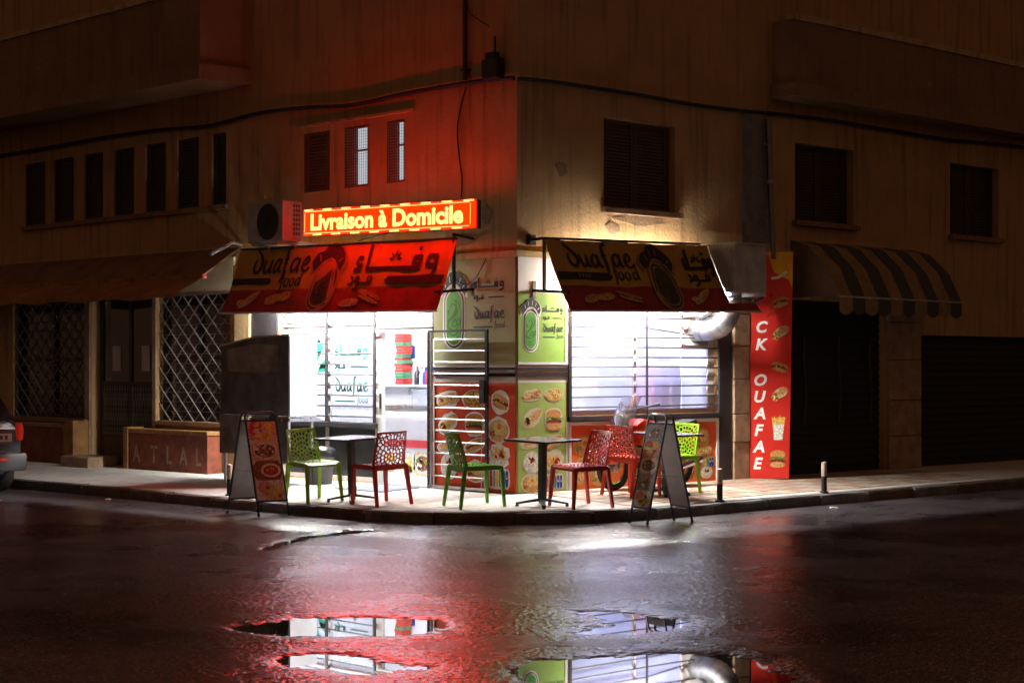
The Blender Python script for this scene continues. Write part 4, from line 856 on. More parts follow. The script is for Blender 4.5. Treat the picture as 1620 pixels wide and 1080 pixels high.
# ------------------------------------------------------------------ neighbouring dark shop on the left
mat('lattice', (.27, .24, .22), .55, var=.15); mat('brick_red', (.26, .07, .035), .8, var=.3); mat('ochre_paint', (.40, .20, .06), .8, var=.3, scale=5); mat('letter_pale', (.40, .26, .2), .8, var=.3)
def lattice(label_part, y0, y1, z0, z1, parent_name='window'):
    w = part(parent_name, 'dark_frame', B, (.10, .14, y0, y0+.06, z0, z1), (.10, .14, y1-.06, y1, z0, z1), (.10, .14, y0+.06, y1-.06, z0, z0+.06), (.10, .14, y0+.06, y1-.06, z1-.06, z1), (.10, .14, (y0+y1)/2-.03, (y0+y1)/2+.03, z0+.06, z1-.06), (.10, .14, y0+.06, (y0+y1)/2-.03, (z0+z1)/2-.03, (z0+z1)/2+.03), (.10, .14, (y0+y1)/2+.03, y1-.06, (z0+z1)/2-.03, (z0+z1)/2+.03))
    part('pane', 'dark_glass', w, (.145, .15, y0+.02, y1-.02, z0+.02, z1-.02)); g = MB(); p = .30; H = z1-z0
    for sgn, d in ((1, .03), (-1, .044)):
        c = y0-1.3*H
        while c < y1+1.3*H:
            a, b = (c, z0), (c+sgn*H*1.15, z1)
            lo, hi = (0., 1.)
            dy = b[0]-a[0]
            t0, t1 = sorted(((y0-a[0])/dy, (y1-a[0])/dy)); lo = max(0, t0); hi = min(1, t1)
            if hi-lo > .02: g.bar((d, a[0]+dy*lo, z0+H*lo), (d, a[0]+dy*hi, z0+H*hi), .014, .010)
            c += p
    z = z0+.14
    while z < z1: g.bar((.058, y0, z), (.058, y1, z), .008); z += .138
    g.build('lattice_grille', 'lattice', w, stuff=True)
lattice('r', 5.75, 7.58, .9, 2.72); lattice('l', 9.58, 11.85, .88, 2.72)
part('window_sill', 'render_brown', B, (-.08, .10, 5.72, 7.60, .84, .895)); part('window_sill', 'render_brown', B, (-.08, .10, 9.5, 11.95, .82, .875))
part('door_jamb', 'stone_block', B, (-.03, .12, 7.585, 7.675, .2, 2.75)); part('door_jamb', 'stone_block', B, (-.03, .12, 9.43, 9.57, .2, 2.75))
dn = part('door', 'dark_frame', B, (.14, .18, 7.7, 7.78, .2, 2.7), (.14, .18, 9.32, 9.4, .2, 2.7), (.14, .18, 8.5, 8.58, .2, 2.7), (.14, .18, 7.78, 8.5, 1.4, 1.46), (.14, .18, 8.58, 9.32, 1.4, 1.46), (.14, .18, 7.78, 8.5, .2, .3), (.14, .18, 8.58, 9.32, .2, .3))
part('pane', 'dark_glass', dn, (.16, .165, 7.78, 8.5, 1.46, 2.7)); part('pane', 'dark_glass', dn, (.16, .165, 8.58, 9.32, 1.46, 2.7))
for a, b in ((7.78, 8.5), (8.58, 9.32)):
    part('kick_plate', 'brown_shutter', dn, (.15, .16, a, b, .3, .62)); part('door_backing', 'dark_shutter', dn, (.165, .17, a, b, .62, 1.4)); part('notice', 'stripe_grey', dn, (.15, .155, (a+b)/2-.12, (a+b)/2+.1, 1.62, 2.0))
    g = MB(); z = .66; k = 0
    while z < 1.38:
        for j in range(7): y = a+.05+j*.1+(.05 if k % 2 else 0); 
        g.box(.148, .156, a+.02, b-.02, z, z+.012); z += .075; k += 1
    for j in range(10): yy = a+.03+j*.072; g.bar((.15, yy, .64), (.15, min(b, yy+.1), 1.39), .01); g.bar((.144, min(b, yy+.1), .64), (.144, yy, 1.39), .01)
    g.build('door_grille', 'lattice', dn, stuff=True)
t = thing('planter_wall', 'dark red planter wall with faded letters beside the neighbour shop', 'planter', (-.15, 6.95, .2))
part('body', 'brick_red', t, (-.26, -.002, 5.92, 7.9, .17, .72), bevel=.01); part('cap', 'ochre_paint', t, (-.28, -.002, 5.9, 7.92, .722, .78), bevel=.01); part('end_pier', 'ochre_paint', t, (-.29, -.002, 7.925, 8.05, .17, .8), bevel=.01)
fr = FL(7.85, .30, .2605)
for ch, y in zip('ATLAL', (.12, .58, .98, 1.34, 1.72)): mb = MB(); text_into(mb, fr, ch, .26, y, 0, .001, bold=.02, align='CENTER', sx=.8); mb.build('letter', 'letter_pale', t)
t = thing('planter_wall', 'low brown planter wall under the far left lattice window', 'planter', (-.15, 10.7, .2)); part('body', 'brick_red', t, (-.26, -.002, 9.75, 11.95, .17, .74), bevel=.01); part('end_pier', 'ochre_paint', t, (-.30, -.002, 9.45, 9.745, .17, .86), bevel=.015); part('cap', 'render_brown', t, (-.28, -.002, 9.75, 11.95, .742, .80), bevel=.01)
t = thing('door_step', 'worn low stone step at the neighbour shop door', 'step', (-.35, 9.0, .17)); part('block', 'stone_block', t, (-.55, -.02, 8.6, 9.40, .14, .34), bevel=.03)
mb = MB(); fr = FL(12.4, 1.4, .002)
for pts in ([(.1, .9), (.3, 1.05), (.35, .85), (.15, .75)], [(.45, .55), (.2, .5), (.1, .3), (.2, .1), (.3, -.1), (.1, -.2), (.35, -.22)], [(.3, .7), (.45, .75), (.5, .6)]): mb.ribbon(fr, pts, .02, 0)
mb.build('graffiti', 'lattice', B)
mat('awn_neighbour', (.26, .13, .065), .85, var=.25, scale=2, bump=.2, bscale=150); mat('awn_valance', (.38, .17, .06), .85, var=.25, scale=3)
t = thing('awning', 'long brown folded awning over the neighbour shop on the left', 'awning', (-.6, 9.0, 2.6))
ya, yb = 5.5, 20.
mb = MB(); mb.hexa([(-.02, ya, 3.30), (-.02, yb, 3.36), (-.6, yb, 2.98), (-.6, ya, 2.91)], [(-.02, ya, 3.33), (-.02, yb, 3.39), (-.6, yb, 3.01), (-.6, ya, 2.94)]); mb.build('canopy', 'awn_neighbour', t)
mb = MB(); mb.bar((-.61, ya-.01, 2.915), (-.61, yb, 2.985), .05); mb.build('front_bar', 'ochre_paint', t); part('led_dot', 'led_dot_glow', t, (-.64, -.58, ya-.03, ya-.012, 2.88, 2.94))  # small glowing tab stands for the bright orange LED dot on this corner
mb = MB(); n = 40
for i in range(n+1):
    y = ya+(yb-ya)*i/n; mb.v += [(-.63, y, 2.89+.07*(y-ya)/(yb-ya)), (-1.06, y, 2.66+.07*(y-ya)/(yb-ya)+.012*math.sin(i*2.1)), (-1.07, y, 2.60+.07*(y-ya)/(yb-ya)+.02*math.sin(i*1.7))]
for i in range(n):
    for j in range(2): k = i*3+j; mb.f.append((k, k+3, k+4, k+1)); mb.m.append(0)
mb.build('valance', 'awn_valance', t)
mb = MB(); mb.tube([(-.02, 5.44, 3.36), (-.2, 5.42, 3.38), (-.3, 5.40, 3.33), (-.55, 5.45, 3.2)], .025, 6); mb.build('winder', 'dull_steel', t)
t = thing('signboard', 'blank pale shop board between the neighbour awning and the lit awning', 'board', (-.03, 6.2, 2.75)); part('face', 'cream_print', t, (-.05, -.002, 5.6, 7.6, 2.74, 3.2)); part('bottom_trim', 'alu', t, (-.07, -.002, 5.6, 7.6, 2.70, 2.738))

# ------------------------------------------------------------------ cables on the facades
mat('cable_black', (.02, .017, .017), .7, var=.2)
def cable(label, pts, r, name='cable'):
    P = [Vector(p) for p in pts]; out = []
    Q = [P[0]]+P+[P[-1]]
    for i in range(1, len(Q)-2):
        for j in range(6):
            t = j/6; a, b_, c, d = Q[i-1:i+3]; out.append(.5*((2*b_)+(c-a)*t+(2*a-5*b_+4*c-d)*t*t+(3*b_-a-3*c+d)*t**3))
    out.append(P[-1]); mb = MB(); mb.tube(out, r, 6); return tag(mb.build(name, 'cable_black', smooth=True), label, 'cable')
rnd = random.Random(9)
cable('thick black cable bundle sagging along the left street wall', [(-.05, y, 5.03+.012*y+.03*math.sin(y*1.7)+rnd.uniform(-.012, .012)) for y in [0.0, .5, 1.2, 2, 3, 4, 5, 6.2, 7.5, 9, 11, 14, 18]], .028)
cable('thick black cable bundle running along the right street wall', [(x, -.05, 5.02+.02*math.sin(x*1.3)+rnd.uniform(-.01, .01)+.01*x) for x in [-.02, .5, 1.2, 2, 3, 4, 4.8, 6, 7.5, 9, 11, 14, 18]], .026)
cable('thin dark wire hanging down the wall to the lit sign', [(-.02, .86, 5.02), (-.025, 1.0, 4.6), (-.02, .98, 4.2), (-.03, .92, 3.95), (-.03, .93, 3.7)], .009)
cable('thin wire drooping under the illuminated sign', [(-.03, 2.9, 3.28), (-.05, 2.4, 3.34), (-.04, 1.8, 3.36), (-.05, 1.3, 3.33), (-.04, .9, 3.40)], .008)
cable('loose wire loop below the right end of the left awning', [(-.3, .76, 3.2), (-.15, .95, 2.8), (-.04, .85, 2.66), (-.04, .65, 2.75), (-.03, .5, 2.95)], .006)
cable('thin pale wire above the corner crossing the left wall', [(-.03, .83, 6.05), (-.2, .6, 5.85), (-.3, .3, 5.7), (-.35, .1, 5.6)], .007)
t = thing('junction_box', 'dark cable junction box high on the building corner', 'box', (-.06, .3, 5.04)); part('casing', 'black_metal', t, (-.16, -.03, .18, .44, 5.05, 5.28), bevel=.01); part('lid', 'black_metal', t, (-.14, -.05, .24, .40, 5.282, 5.36), bevel=.01); part('stem', 'black_metal', t, (-.09, -.07, .28, .30, 5.362, 5.55))
t = thing('drain_pipe', 'thin dark pipe on the upper left wall near the corner', 'pipe', (-.05, .83, 5.08)); mb = MB(); mb.tube([(-.06, .83, 5.1), (-.06, .83, 8.8)], .03, 8); mb.build('pipe', 'dark_shutter', t, smooth=True)
for z in (5.2, 6.2, 7.5): part('clip', 'black_metal', t, (-.10, -.002, .79, .87, z, z+.03))

# ------------------------------------------------------------------ perforated plastic chairs
def clip_half(poly, a, b, c):          # keep a*x+b*y<=c
    out = []
    for i in range(len(poly)):
        p, q = poly[i-1], poly[i]; dp = a*p[0]+b*p[1]-c; dq = a*q[0]+b*q[1]-c
        if dp*dq < 0: t = dp/(dp-dq); out.append((p[0]+(q[0]-p[0])*t, p[1]+(q[1]-p[1])*t))
        if dq <= 0: out.append(q)
    return out
def cells(w, h, focus, rings, seed):
    """Cell pattern spreading in rings from a focus, as on the moulded shells."""
    r = random.Random(seed); pts = []
    for k in range(rings):
        rad = .022+.040*k*(1+.03*k); n = max(1, int(2*PI*rad/(.036+.0022*k)))
        for i in range(n):
            a = 2*PI*(i+.5*(k % 2))/n+r.uniform(-.08, .08); x = focus[0]+rad*math.cos(a); y = focus[1]+rad*math.sin(a)*1.1
            if -.06 < x < w+.06 and -.06 < y < h+.06: pts.append((x, y))
    out = []
    for p in pts:
        poly = [(0, 0), (w, 0), (w, h), (0, h)]
        for q in pts:
            if q is p: continue
            dx, dy = q[0]-p[0], q[1]-p[1]
            if dx*dx+dy*dy > .04: continue
            poly = clip_half(poly, dx, dy, (q[0]**2+q[1]**2-p[0]**2-p[1]**2)/2)
            if len(poly) < 3: break
        if len(poly) >= 3: out.append(poly)
    return out
def perforated(w, h, margin, focus, seed, fmap, th, web=.0065):
    mb = MB()
    for poly in cells(w-2*margin, h-2*margin, focus, 12, seed):
        poly = [(x+margin, y+margin) for x, y in poly]; A = sum(poly[i-1][0]*poly[i][1]-poly[i][0]*poly[i-1][1] for i in range(len(poly)))/2
        cx = sum(p[0] for p in poly)/len(poly); cy = sum(p[1] for p in poly)/len(poly); n = len(poly)
        rr = math.sqrt(abs(A)/PI); k = max(0, 1-web/max(rr, 1e-4))
        if A < 0: poly = poly[::-1]
        fine = []
        for i in range(n):
            p = poly[i]; q = poly[(i+1) % n]
            for t in (0, .5): fine.append((p[0]+(q[0]-p[0])*t, p[1]+(q[1]-p[1])*t))
        N = len(fine); inner = []
        for i in range(N):
            a_, b_, c_ = fine[i-1], fine[i], fine[(i+1) % N]; m_ = ((a_[0]+2*b_[0]+c_[0])/4, (a_[1]+2*b_[1]+c_[1])/4)
            inner.append((cx+(m_[0]-cx)*k, cy+(m_[1]-cy)*k))
        if k < .25: mb.add([fmap(x, y, th/2) for x, y in fine]+[fmap(x, y, -th/2) for x, y in fine], [tuple(range(N)), tuple(range(N, 2*N))[::-1]]); continue
        vs = [fmap(x, y, th/2) for x, y in fine]+[fmap(x, y, th/2) for x, y in inner]+[fmap(x, y, -th/2) for x, y in fine]+[fmap(x, y, -th/2) for x, y in inner]; fs = []
        for i in range(N):
            j = (i+1) % N; fs += [(i, j, N+j, N+i), (2*N+j, 2*N+i, 3*N+i, 3*N+j), (N+i, N+j, 3*N+j, 3*N+i)]
        mb.add(vs, fs)
    # moulded rim
    NB = 12; ring = [(w*i/NB, 0) for i in range(NB)]+[(w, h*i/NB) for i in range(NB)]+[(w-w*i/NB, h) for i in range(NB)]+[(0, h-h*i/NB) for i in range(NB)]
    ins = [(min(max(x, margin), w-margin), min(max(y, margin), h-margin)) for x, y in ring]; n = len(ring)
    vs = [fmap(x, y, th*.6) for x, y in ring]+[fmap(x, y, th*.6) for x, y in ins]+[fmap(x, y, -th*.6) for x, y in ring]+[fmap(x, y, -th*.6) for x, y in ins]; fs = []
    for i in range(n):
        j = (i+1) % n; fs += [(i, j, n+j, n+i), (2*n+j, 2*n+i, 3*n+i, 3*n+j), (j, i, 2*n+i, 2*n+j), (n+i, n+j, 3*n+j, 3*n+i)]
    mb.add(vs, fs); return mb
def make_chair(mname, label):
    """Faces +X. Seat 0.45 high, back top at 0.82."""
    t = thing('perforated_chair', label, 'chair', (0, 0, 0), 'moulded perforated chairs on the pavement'); BW, BH = .43, .40
    def back(x, y, l):
        u = y/BH; ww = 1-.12*u; yy = (x/BW-.5)*BW*ww; curve = .10*(yy*yy)/.045
        xx = -.215-.075*u-.02*u*u+curve*.35; return (xx+l, yy, .425+y)
    perforated(BW, BH, .02, (BW/2-.02, .10), 4, back, .012, .0062).build('backrest', mname, t, local=True)
    SW_, SD = .44, .46
    def seat(x, y, l):
        u = y/SD; ww = 1-.05*u; yy = (x/SW_-.5)*SW_*ww; z = .452-.022*math.sin(PI*min(1, u*1.05))*(1-(2*yy/SW_)**2)+(-.03*max(0, u-.8)/.2*((u-.8)/.2) if u > .8 else 0)
        return (-.22+y, -yy, z+l)
    perforated(SW_, SD, .028, (SW_/2-.02, .2), 9, seat, .012, .0068).build('seat', mname, t, local=True)
    mb = MB()
    for s in (-1, 1): mb.bar((-.22, s*.215, .432), (.225, s*.208, .428), .022, .045)
    mb.bar((-.222, -.21, .425), (-.222, .21, .425), .022, .06); mb.bar((.222, -.2, .42), (.222, .2, .42), .022, .03); mb.build('apron', mname, t, local=True)
    for sx, sy, fx in ((1, 1, .245), (1, -1, .245), (-1, 1, -.285), (-1, -1, -.285)):
        mb = MB(); mb.bar((fx, sy*.225, 0), (sx*.215, sy*.205, .44), .030, .034, w2=.042, h2=.05); mb.build('leg', mname, t, local=True, bevel=.006)
    return t
def clone(src, label):
    c = copy_tree(src); c['label'] = label; OFF[c.name] = Vector((0, 0, 0)); return c
g1 = make_chair('plastic_green', 'green perforated chair at the left table beside the printed board'); r1 = make_chair('plastic_red', 'dark red perforated chair in front of the open shop door')
g2 = make_chair('plastic_deep_green', 'darker green chair in front of the barred gate, facing the middle table'); r2 = clone(r1, 'red perforated chair nearest the kerb right of the middle table')
r3 = make_chair('plastic_orange_red', 'bright red chair in front of the parked motorcycle'); g3 = clone(g1, 'green chair behind the grey board at the right table')
D = math.radians
stand(g1, -1.80, 1.50, D(-98)); stand(r1, -1.62, .52, D(82)); stand(g2, -1.17, -.56, D(-18)); stand(r2, -.36, -1.36, D(170)); stand(r3, 1.10, -.80, D(4)); stand(g3, 1.80, -.80, D(186))

# ------------------------------------------------------------------ café tables
mat('table_top', (.26, .25, .30), .16, var=.15, scale=5, spec=.6)
def make_table(label):
    t = thing('cafe_table', label, 'table', (0, 0, 0), 'square café tables on the pavement'); mb = MB(); mb.box(-.3, .3, -.3, .3, .715, .735); mb.build('table_top', 'table_top', t, local=True, bevel=.005)
    part('edge_band', 'black_metal', t, (-.303, .303, -.303, -.3005, .712, .733), (-.303, .303, .3005, .303, .712, .733), (-.303, -.3005, -.3, .3, .712, .733), (.3005, .303, -.3, .3, .712, .733), local=True)
    mb = MB(); mb.box(-.036, .036, -.036, .036, .05, .715); mb.build('column', 'black_metal', t, local=True, bevel=.006); mb = MB(); mb.box(-.13, .13, -.13, .13, .70, .7145); mb.build('top_plate', 'black_metal', t, local=True)
    for i in range(4):
        a = PI/4+PI/2*i; c, s = math.cos(a), math.sin(a); mb = MB(); mb.bar((.02*c, .02*s, .075), (.29*c, .29*s, .03), .06, .03, w2=.045, h2=.02); f = mb.build('foot', 'black_metal', t, local=True, bevel=.004)
        mb = MB(); mb.lathe([(.02, 0), (.022, .012), (.012, .022)], 10, (.275*c, .275*s, .0)); mb.build('glide', 'black_metal', f, local=True)
    return t
t1 = make_table('square dark café table in front of the shop door'); t2 = clone(t1, 'square café table at the kerb in front of the pale green panel'); t3 = clone(t1, 'square café table mostly hidden behind the dark framed board')
stand(t1, -1.60, 1.05, D(3)); stand(t2, -.66, -1.08, D(4)); stand(t3, 1.47, -1.0, D(-2))

# ------------------------------------------------------------------ folding A-frame boards at the kerb
mat('frame_blue', (.018, .016, .06), .35, var=.2, spec=.6); mat('board_back', (.42, .40, .39), .55, var=.1)
def a_frame(name_lab, pics, w, sp):
    """Panels face +/-X, feet 0.56 apart, board width along Y."""
    t = thing('a_frame_sign', name_lab, 'sign', (0, 0, 0)); H = 1.16; hw = w-.01
    for s in (1, -1):
        d = Vector((-s*(sp-.03), 0, H)).normalized(); base = Vector((s*sp, 0, 0)); n = Vector((s*H, 0, sp)).normalized(); fr = frame(base, (0, s, 0), d, n); L_ = H/d.z
        mb = MB(); pts = [fr(-w, .0), fr(-w, L_-.05), fr(-w+.015, L_-.015), fr(-w+.05, L_), fr(w-.05, L_), fr(w-.015, L_-.015), fr(w, L_-.05), fr(w, 0)]; mb.tube(pts, .012, 6); f = mb.build('frame', 'frame_blue', t, local=True)
        for q in (.17, L_-.10): mb = MB(); mb.bar(fr(-w, q), fr(w, q), .02); mb.build('cross_rail', 'frame_blue', f, local=True)
        for q in (-w, w): mb = MB(); mb.tube([fr(q, -.012), fr(q, .03)], .017, 6); mb.build('rubber_foot', 'black_metal', f, local=True)
        mb = MB(); mb.prism(fr, [(-w+.012, .18), (w-.012, .18), (w-.012, L_-.11), (-w+.012, L_-.11)], -.006, .004)
        pn = mb.build('panel', 'board_back' if s != pics[0] else ('food_grey' if 'grill' in pics[1] else 'food_plate'), t, local=True)  # grey ground darkens the dim board's print by colour
        if s == pics[0]:
            y0 = .18; hh = L_-.29; k = len(pics[1]); fr2 = (lambda a, b, l=0, fr=fr: fr(a, b, l+.004))
            for i, kd in enumerate(pics[1]): food(fr2, pn, kd, 0, y0+hh*(k-i-.5)/k, (w-.014)*2, hh/k, edge=None, seed=i+hash(kd) % 5+len(name_lab))
    mb = MB(); mb.bar((.045, -hw, H-.04), (-.045, -hw, H-.04), .012); mb.build('hinge', 'black_metal', t, local=True); mb = MB(); mb.bar((.045, hw, H-.04), (-.045, hw, H-.04), .012); mb.build('hinge', 'black_metal', t, local=True)
    for q in (-hw, hw): mb = MB(); mb.bar((-.17, q, .5), (.17, q, .5), .006); mb.build('stay', 'dull_steel', t, local=True)
    return t
import zlib
def hash(s): return zlib.crc32(s.encode())
a1 = a_frame('blue framed folding board with bright food pictures at the left kerb', (1, ['juice', 'dish', 'soup', 'pasta']), .2, .34); stand(a1, -2.44, 1.72, D(-94), .003)
a2 = a_frame('dark framed folding board with faded food pictures at the right kerb', (1, ['grill', 'juice', 'dish', 'grill', 'pasta']), .175, .29); stand(a2, .03, -2.2, D(165), .003)

# ------------------------------------------------------------------ bollards, bin, mat
mat('bollard_pale', (.55, .42, .32), .6, var=.15); mat('bin_grey', (.07, .07, .075), .5, var=.15); mat('bag_black', (.02, .02, .022), .3); mat('mat_grey', (.20, .22, .26), .9, var=.2, bump=.5, bscale=200)
for (x, y, lab) in ((-1.92, 3.02, 'short black and white bollard left of the folding board'), (1.55, -1.76, 'short black and white bollard before the stone pier'), (3.6, -1.72, 'short black and white bollard right of the tall red sign')):
    t = thing('bollard', lab, 'bollard', (x, y, pav(x, y)), 'short bollards along the kerb'); z = pav(x, y); mb = MB(); mb.lathe([(.055, -.01), (.055, .015), (.034, .02), (.034, .2)], 14, (x, y, z)); mb.build('post', 'black_metal', t, smooth=True)
    mb = MB(); mb.lathe([(.0345, .2), (.0345, .36), (.03, .372), (.012, .378)], 14, (x, y, z)); mb.build('sleeve', 'bollard_pale', t, smooth=True)
t = thing('waste_bin', 'grey plastic bin with black liner under the left window', 'bin', (-.36, 3.22, .18)); z = .188
mb = MB(); mb.lathe([(.13, 0), (.17, .4), (.178, .41)], 20, (-.36, 3.22, z)); mb.build('tub', 'bin_grey', t, smooth=True); mb = MB(); r_ = random.Random(4)
prof = [(.182, .36), (.184, .41), (.17, .45), (.12, .47), (.05, .46)]; mb.lathe(prof, 20, (-.36, 3.22, z)); mb.v = [(a+r_.uniform(-.008, .008), b+r_.uniform(-.008, .008), c+r_.uniform(-.01, .01)) for a, b, c in mb.v]; mb.build('liner', 'bag_black', t, smooth=True)
t = thing('door_mat', 'thin grey mat on the pavement at the shop door', 'mat', (-.4, 2.05, .18)); mb = MB(); mb.hexa([(-.72, 1.6, pav(-.72, 1)+.002), (-.1, 1.6, pav(-.1, 1)+.002), (-.1, 2.5, pav(-.1, 1)+.002), (-.72, 2.5, pav(-.72, 1)+.002)], [(-.715, 1.605, pav(-.72, 1)+.012), (-.105, 1.605, pav(-.1, 1)+.012), (-.105, 2.495, pav(-.1, 1)+.012), (-.715, 2.495, pav(-.72, 1)+.012)]); mb.build('pile', 'mat_grey', t)

# ------------------------------------------------------------------ dark grill cabinet outside the left window
mat('cab_dark', (.12, .12, .125), .45, .2, var=.35, scale=4); mat('cab_grey', (.26, .22, .18), .5, .2, var=.35, scale=3); mat('cab_lit_side', (.78, .80, .84), .4, var=.1, scale=4)
t = thing('grill_cabinet', 'tall dark metal grill cabinet standing left of the shop window', 'cabinet', (-.68, 3.9, .17))
FRONT = [(3.2, 1.06), (4.68, 1.06), (4.68, 1.95), (3.85, 2.06), (3.2, 2.07)]
PX = lambda d: (lambda a, b, l=0: Vector((-d-l, a, b)))
mb = MB(); mb.prism(PX(.88), FRONT, 0, .014); mb.build('front_sheet', 'cab_dark', t)
mb = MB(); mb.prism(PX(.896), [(3.45, 1.62), (3.75, 1.6), (4.5, 1.62), (4.55, 1.9), (3.9, 1.98), (3.4, 1.95)], 0, .003); mb.build('stained_sheet', 'cab_grey', t)
mb = MB(); mb.bar((-.89, 3.19, 2.076), (-.89, 3.85, 2.07), .022); mb.bar((-.89, 3.85, 2.07), (-.89, 4.7, 1.957), .022); mb.build('top_edge', 'alu', t)
part('side_sheet', 'cab_lit_side', t, (-.88, -.46, 3.19, 3.205, 1.06, 2.07)); part('far_side_sheet', 'cab_dark', t, (-.88, -.46, 4.66, 4.675, 1.06, 1.94)); part('shelf', 'steel', t, (-.88, -.46, 3.21, 4.655, 1.04, 1.058)); part('back_sheet', 'cab_dark', t, (-.46, -.45, 3.21, 4.655, 1.06, 1.94))  # near side sheet coloured pale for the shop light falling on it
part('hanging_skirt', 'cab_grey', t, (-.90, -.885, 4.25, 4.70, .55, 1.058)); part('counter_edge', 'steel', t, (-.92, -.44, 3.15, 4.0, .99, 1.03)); part('lower_panel', 'cab_dark', t, (-.84, -.83, 3.3, 4.24, .45, .985)); part('green_sheet', 'pale_green_print', t, (-.80, -.79, 3.95, 4.45, .42, .9))
for x, y in ((-.86, 3.25), (-.86, 4.62), (-.5, 3.25), (-.5, 4.62)): part('leg', 'alu', t, (x-.016, x+.016, y-.016, y+.016, pav(x, y), 1.038))
part('foot_bar', 'alu', t, (-.87, -.845, 3.27, 4.6, .26, .285))

# ------------------------------------------------------------------ inside the shop
mat('box_red', (.58, .05, .03), .6, var=.2); mat('box_green', (.06, .30, .14), .6, var=.2); mat('counter_red', (.62, .05, .06), .4, var=.05)
t = thing('serving_counter', 'white serving counter with red stripe just inside the door', 'counter', (1.5, 3.0, .2)); part('body', 'interior_white', t, (1.2, 1.8, 2.3, 5.0, .2, 1.12)); part('red_stripe', 'counter_red', t, (1.188, 1.199, 2.3, 5.0, .60, .70)); part('worktop', 'steel', t, (1.16, 1.84, 2.28, 5.02, 1.122, 1.16)); fr = FL(5.0, .21, -1.199)
for i, (k, x) in enumerate([('burger', 1.25), ('pasta', 1.62), ('dish', 1.95), ('burger', 2.3)]): food(fr, t, k, x, .18, .36, .32, edge=None, seed=i+120)
part('glass_case', 'clear_glass', t, (1.22, 1.228, 2.3, 3.3, 1.16, 1.38))
t = thing('wall_shelf', 'long white shelf of goods seen through the shop door', 'shelf', (2.0, 4.2, 1.4)); part('board', 'interior_white', t, (2.03, 2.25, 3.4, 5.2, 1.40, 1.43)); part('back_panel', 'interior_white', t, (2.25, 2.28, 3.3, 5.2, .2, 2.8)); 
for y in (3.5, 4.4, 5.15): part('bracket', 'alu', t, (2.08, 2.24, y-.01, y+.01, 1.3, 1.398))
ORD = ['lowest', 'second from the bottom', 'third from the bottom', 'fourth from the bottom', 'fifth from the bottom', 'sixth from the bottom', 'seventh from the bottom', 'eighth from the bottom', 'the middle one', 'eighth from the top', 'seventh from the top', 'sixth from the top', 'fifth from the top', 'fourth from the top', 'third from the top', 'second from the top', 'topmost']
rnd = random.Random(11); z = 1.432
for i in range(17):
    g = i in (2, 3, 7, 9, 13); dx = rnd.uniform(-.03, .03); mb = MB(); y = 4.55+rnd.uniform(-.025, .025); mb.box(2.06+dx*.3, 2.22+dx*.3, y-.085, y+.085, z, z+.04); o = mb.build('pizza_box', 'box_green' if g else 'box_red', bevel=.004); z += .0425
    tag(o, '%s takeaway box, %s in the tall stack inside the doorway' % ('green' if g else 'red', ORD[i]), 'box', 'takeaway boxes on the shelf')
for (nm, y, w, h, m_, lab, cat) in (('bottle', 4.22, .045, .26, 'bag_black', 'dark bottle next to the takeaway boxes on the shelf', 'bottle'), ('bottle', 4.12, .04, .24, 'food_cream', 'pale bottle beside the dark bottle on the shelf', 'bottle'), ('bottle', 4.04, .04, .25, 'food_blue', 'dark blue bottle in the row on the shelf', 'bottle')):
    t = thing(nm, lab, cat, (2.0, y, 1.43)); mb = MB(); mb.lathe([(w, 0), (w, h*.6), (w*.4, h*.78), (w*.4, h*.94)], 14, (2.12, y, 1.432)); mb.build('body', m_, t, smooth=True); mb = MB(); mb.lathe([(w*.46, h*.94), (w*.46, h)], 12, (2.12, y, 1.432)); mb.build('cap', 'box_red', t)
for (y, w, h, m_, m2, lab) in ((3.9, .09, .25, 'box_red', 'food_blue', 'red and blue carton on the lit shelf'), (3.72, .06, .16, 'box_red', 'food_cream', 'small red packet on the lit shelf'), (3.6, .05, .2, 'food_blue', 'white_print', 'small blue packet at the right end of the shelf')):
    t = thing('carton', lab, 'carton', (2.0, y, 1.43)); part('body', m_, t, (2.06, 2.16, y-w, y+w, 1.432, 1.432+h*.75)); part('flap', m2, t, (2.062, 2.158, y-w+.002, y+w-.002, 1.432+h*.75+.001, 1.432+h))
t = thing('poster', 'small dark blue poster on the white wall above the shelf', 'poster', (2.24, 4.65, 1.8)); part('sheet', 'food_blue', t, (2.243, 2.248, 4.42, 4.62, 1.80, 1.98)); part('print', 'white_print', t, (2.240, 2.2425, 4.47, 4.57, 1.90, 1.96))
# shapes behind the filmed right-hand window
mat('mach_pink', (.80, .30, .45), .5, var=.25, scale=3); mat('mach_blue', (.20, .26, .55), .5, var=.15, scale=2); mat('mach_grey', (.20, .23, .28), .5, var=.15)
t = thing('drinks_fridge', 'pink and blue drinks fridge blurred behind the right window', 'fridge', (2.75, .6, .2)); part('body', 'mach_blue', t, (2.35, 3.05, .42, .95, .2, 1.95), bevel=.01); part('door', 'mach_pink', t, (2.38, 2.86, .40, .418, 1.0, 1.72)); part('header', 'interior_white', t, (2.38, 2.86, .40, .418, 1.74, 1.9))
t = thing('soft_serve_machine', 'grey rounded machine blurred behind the right window', 'machine', (3.3, .55, .2)); mb = MB(); mb.lathe([(.2, 0), (.21, 1.3), (.2, 1.45), (.13, 1.56), (.05, 1.6)], 18, (3.28, .6, .2)); mb.build('body', 'mach_grey', t, smooth=True); mb = MB(); mb.lathe([(.035, 0), (.012, .4)], 10, (3.12, .36, 1.1)); mb.build('cone', 'interior_white', t, smooth=True); part('tray', 'steel', t, (3.05, 3.2, .32, .5, 1.07, 1.098))
t = thing('worktop', 'pale worktop under the right window', 'counter', (1.6, .55, .2)); part('top', 'interior_white', t, (.95, 2.3, .3, .8, 1.05, 1.09)); part('cupboard', 'interior_white', t, (.97, 2.28, .32, .78, .2, 1.048)); 
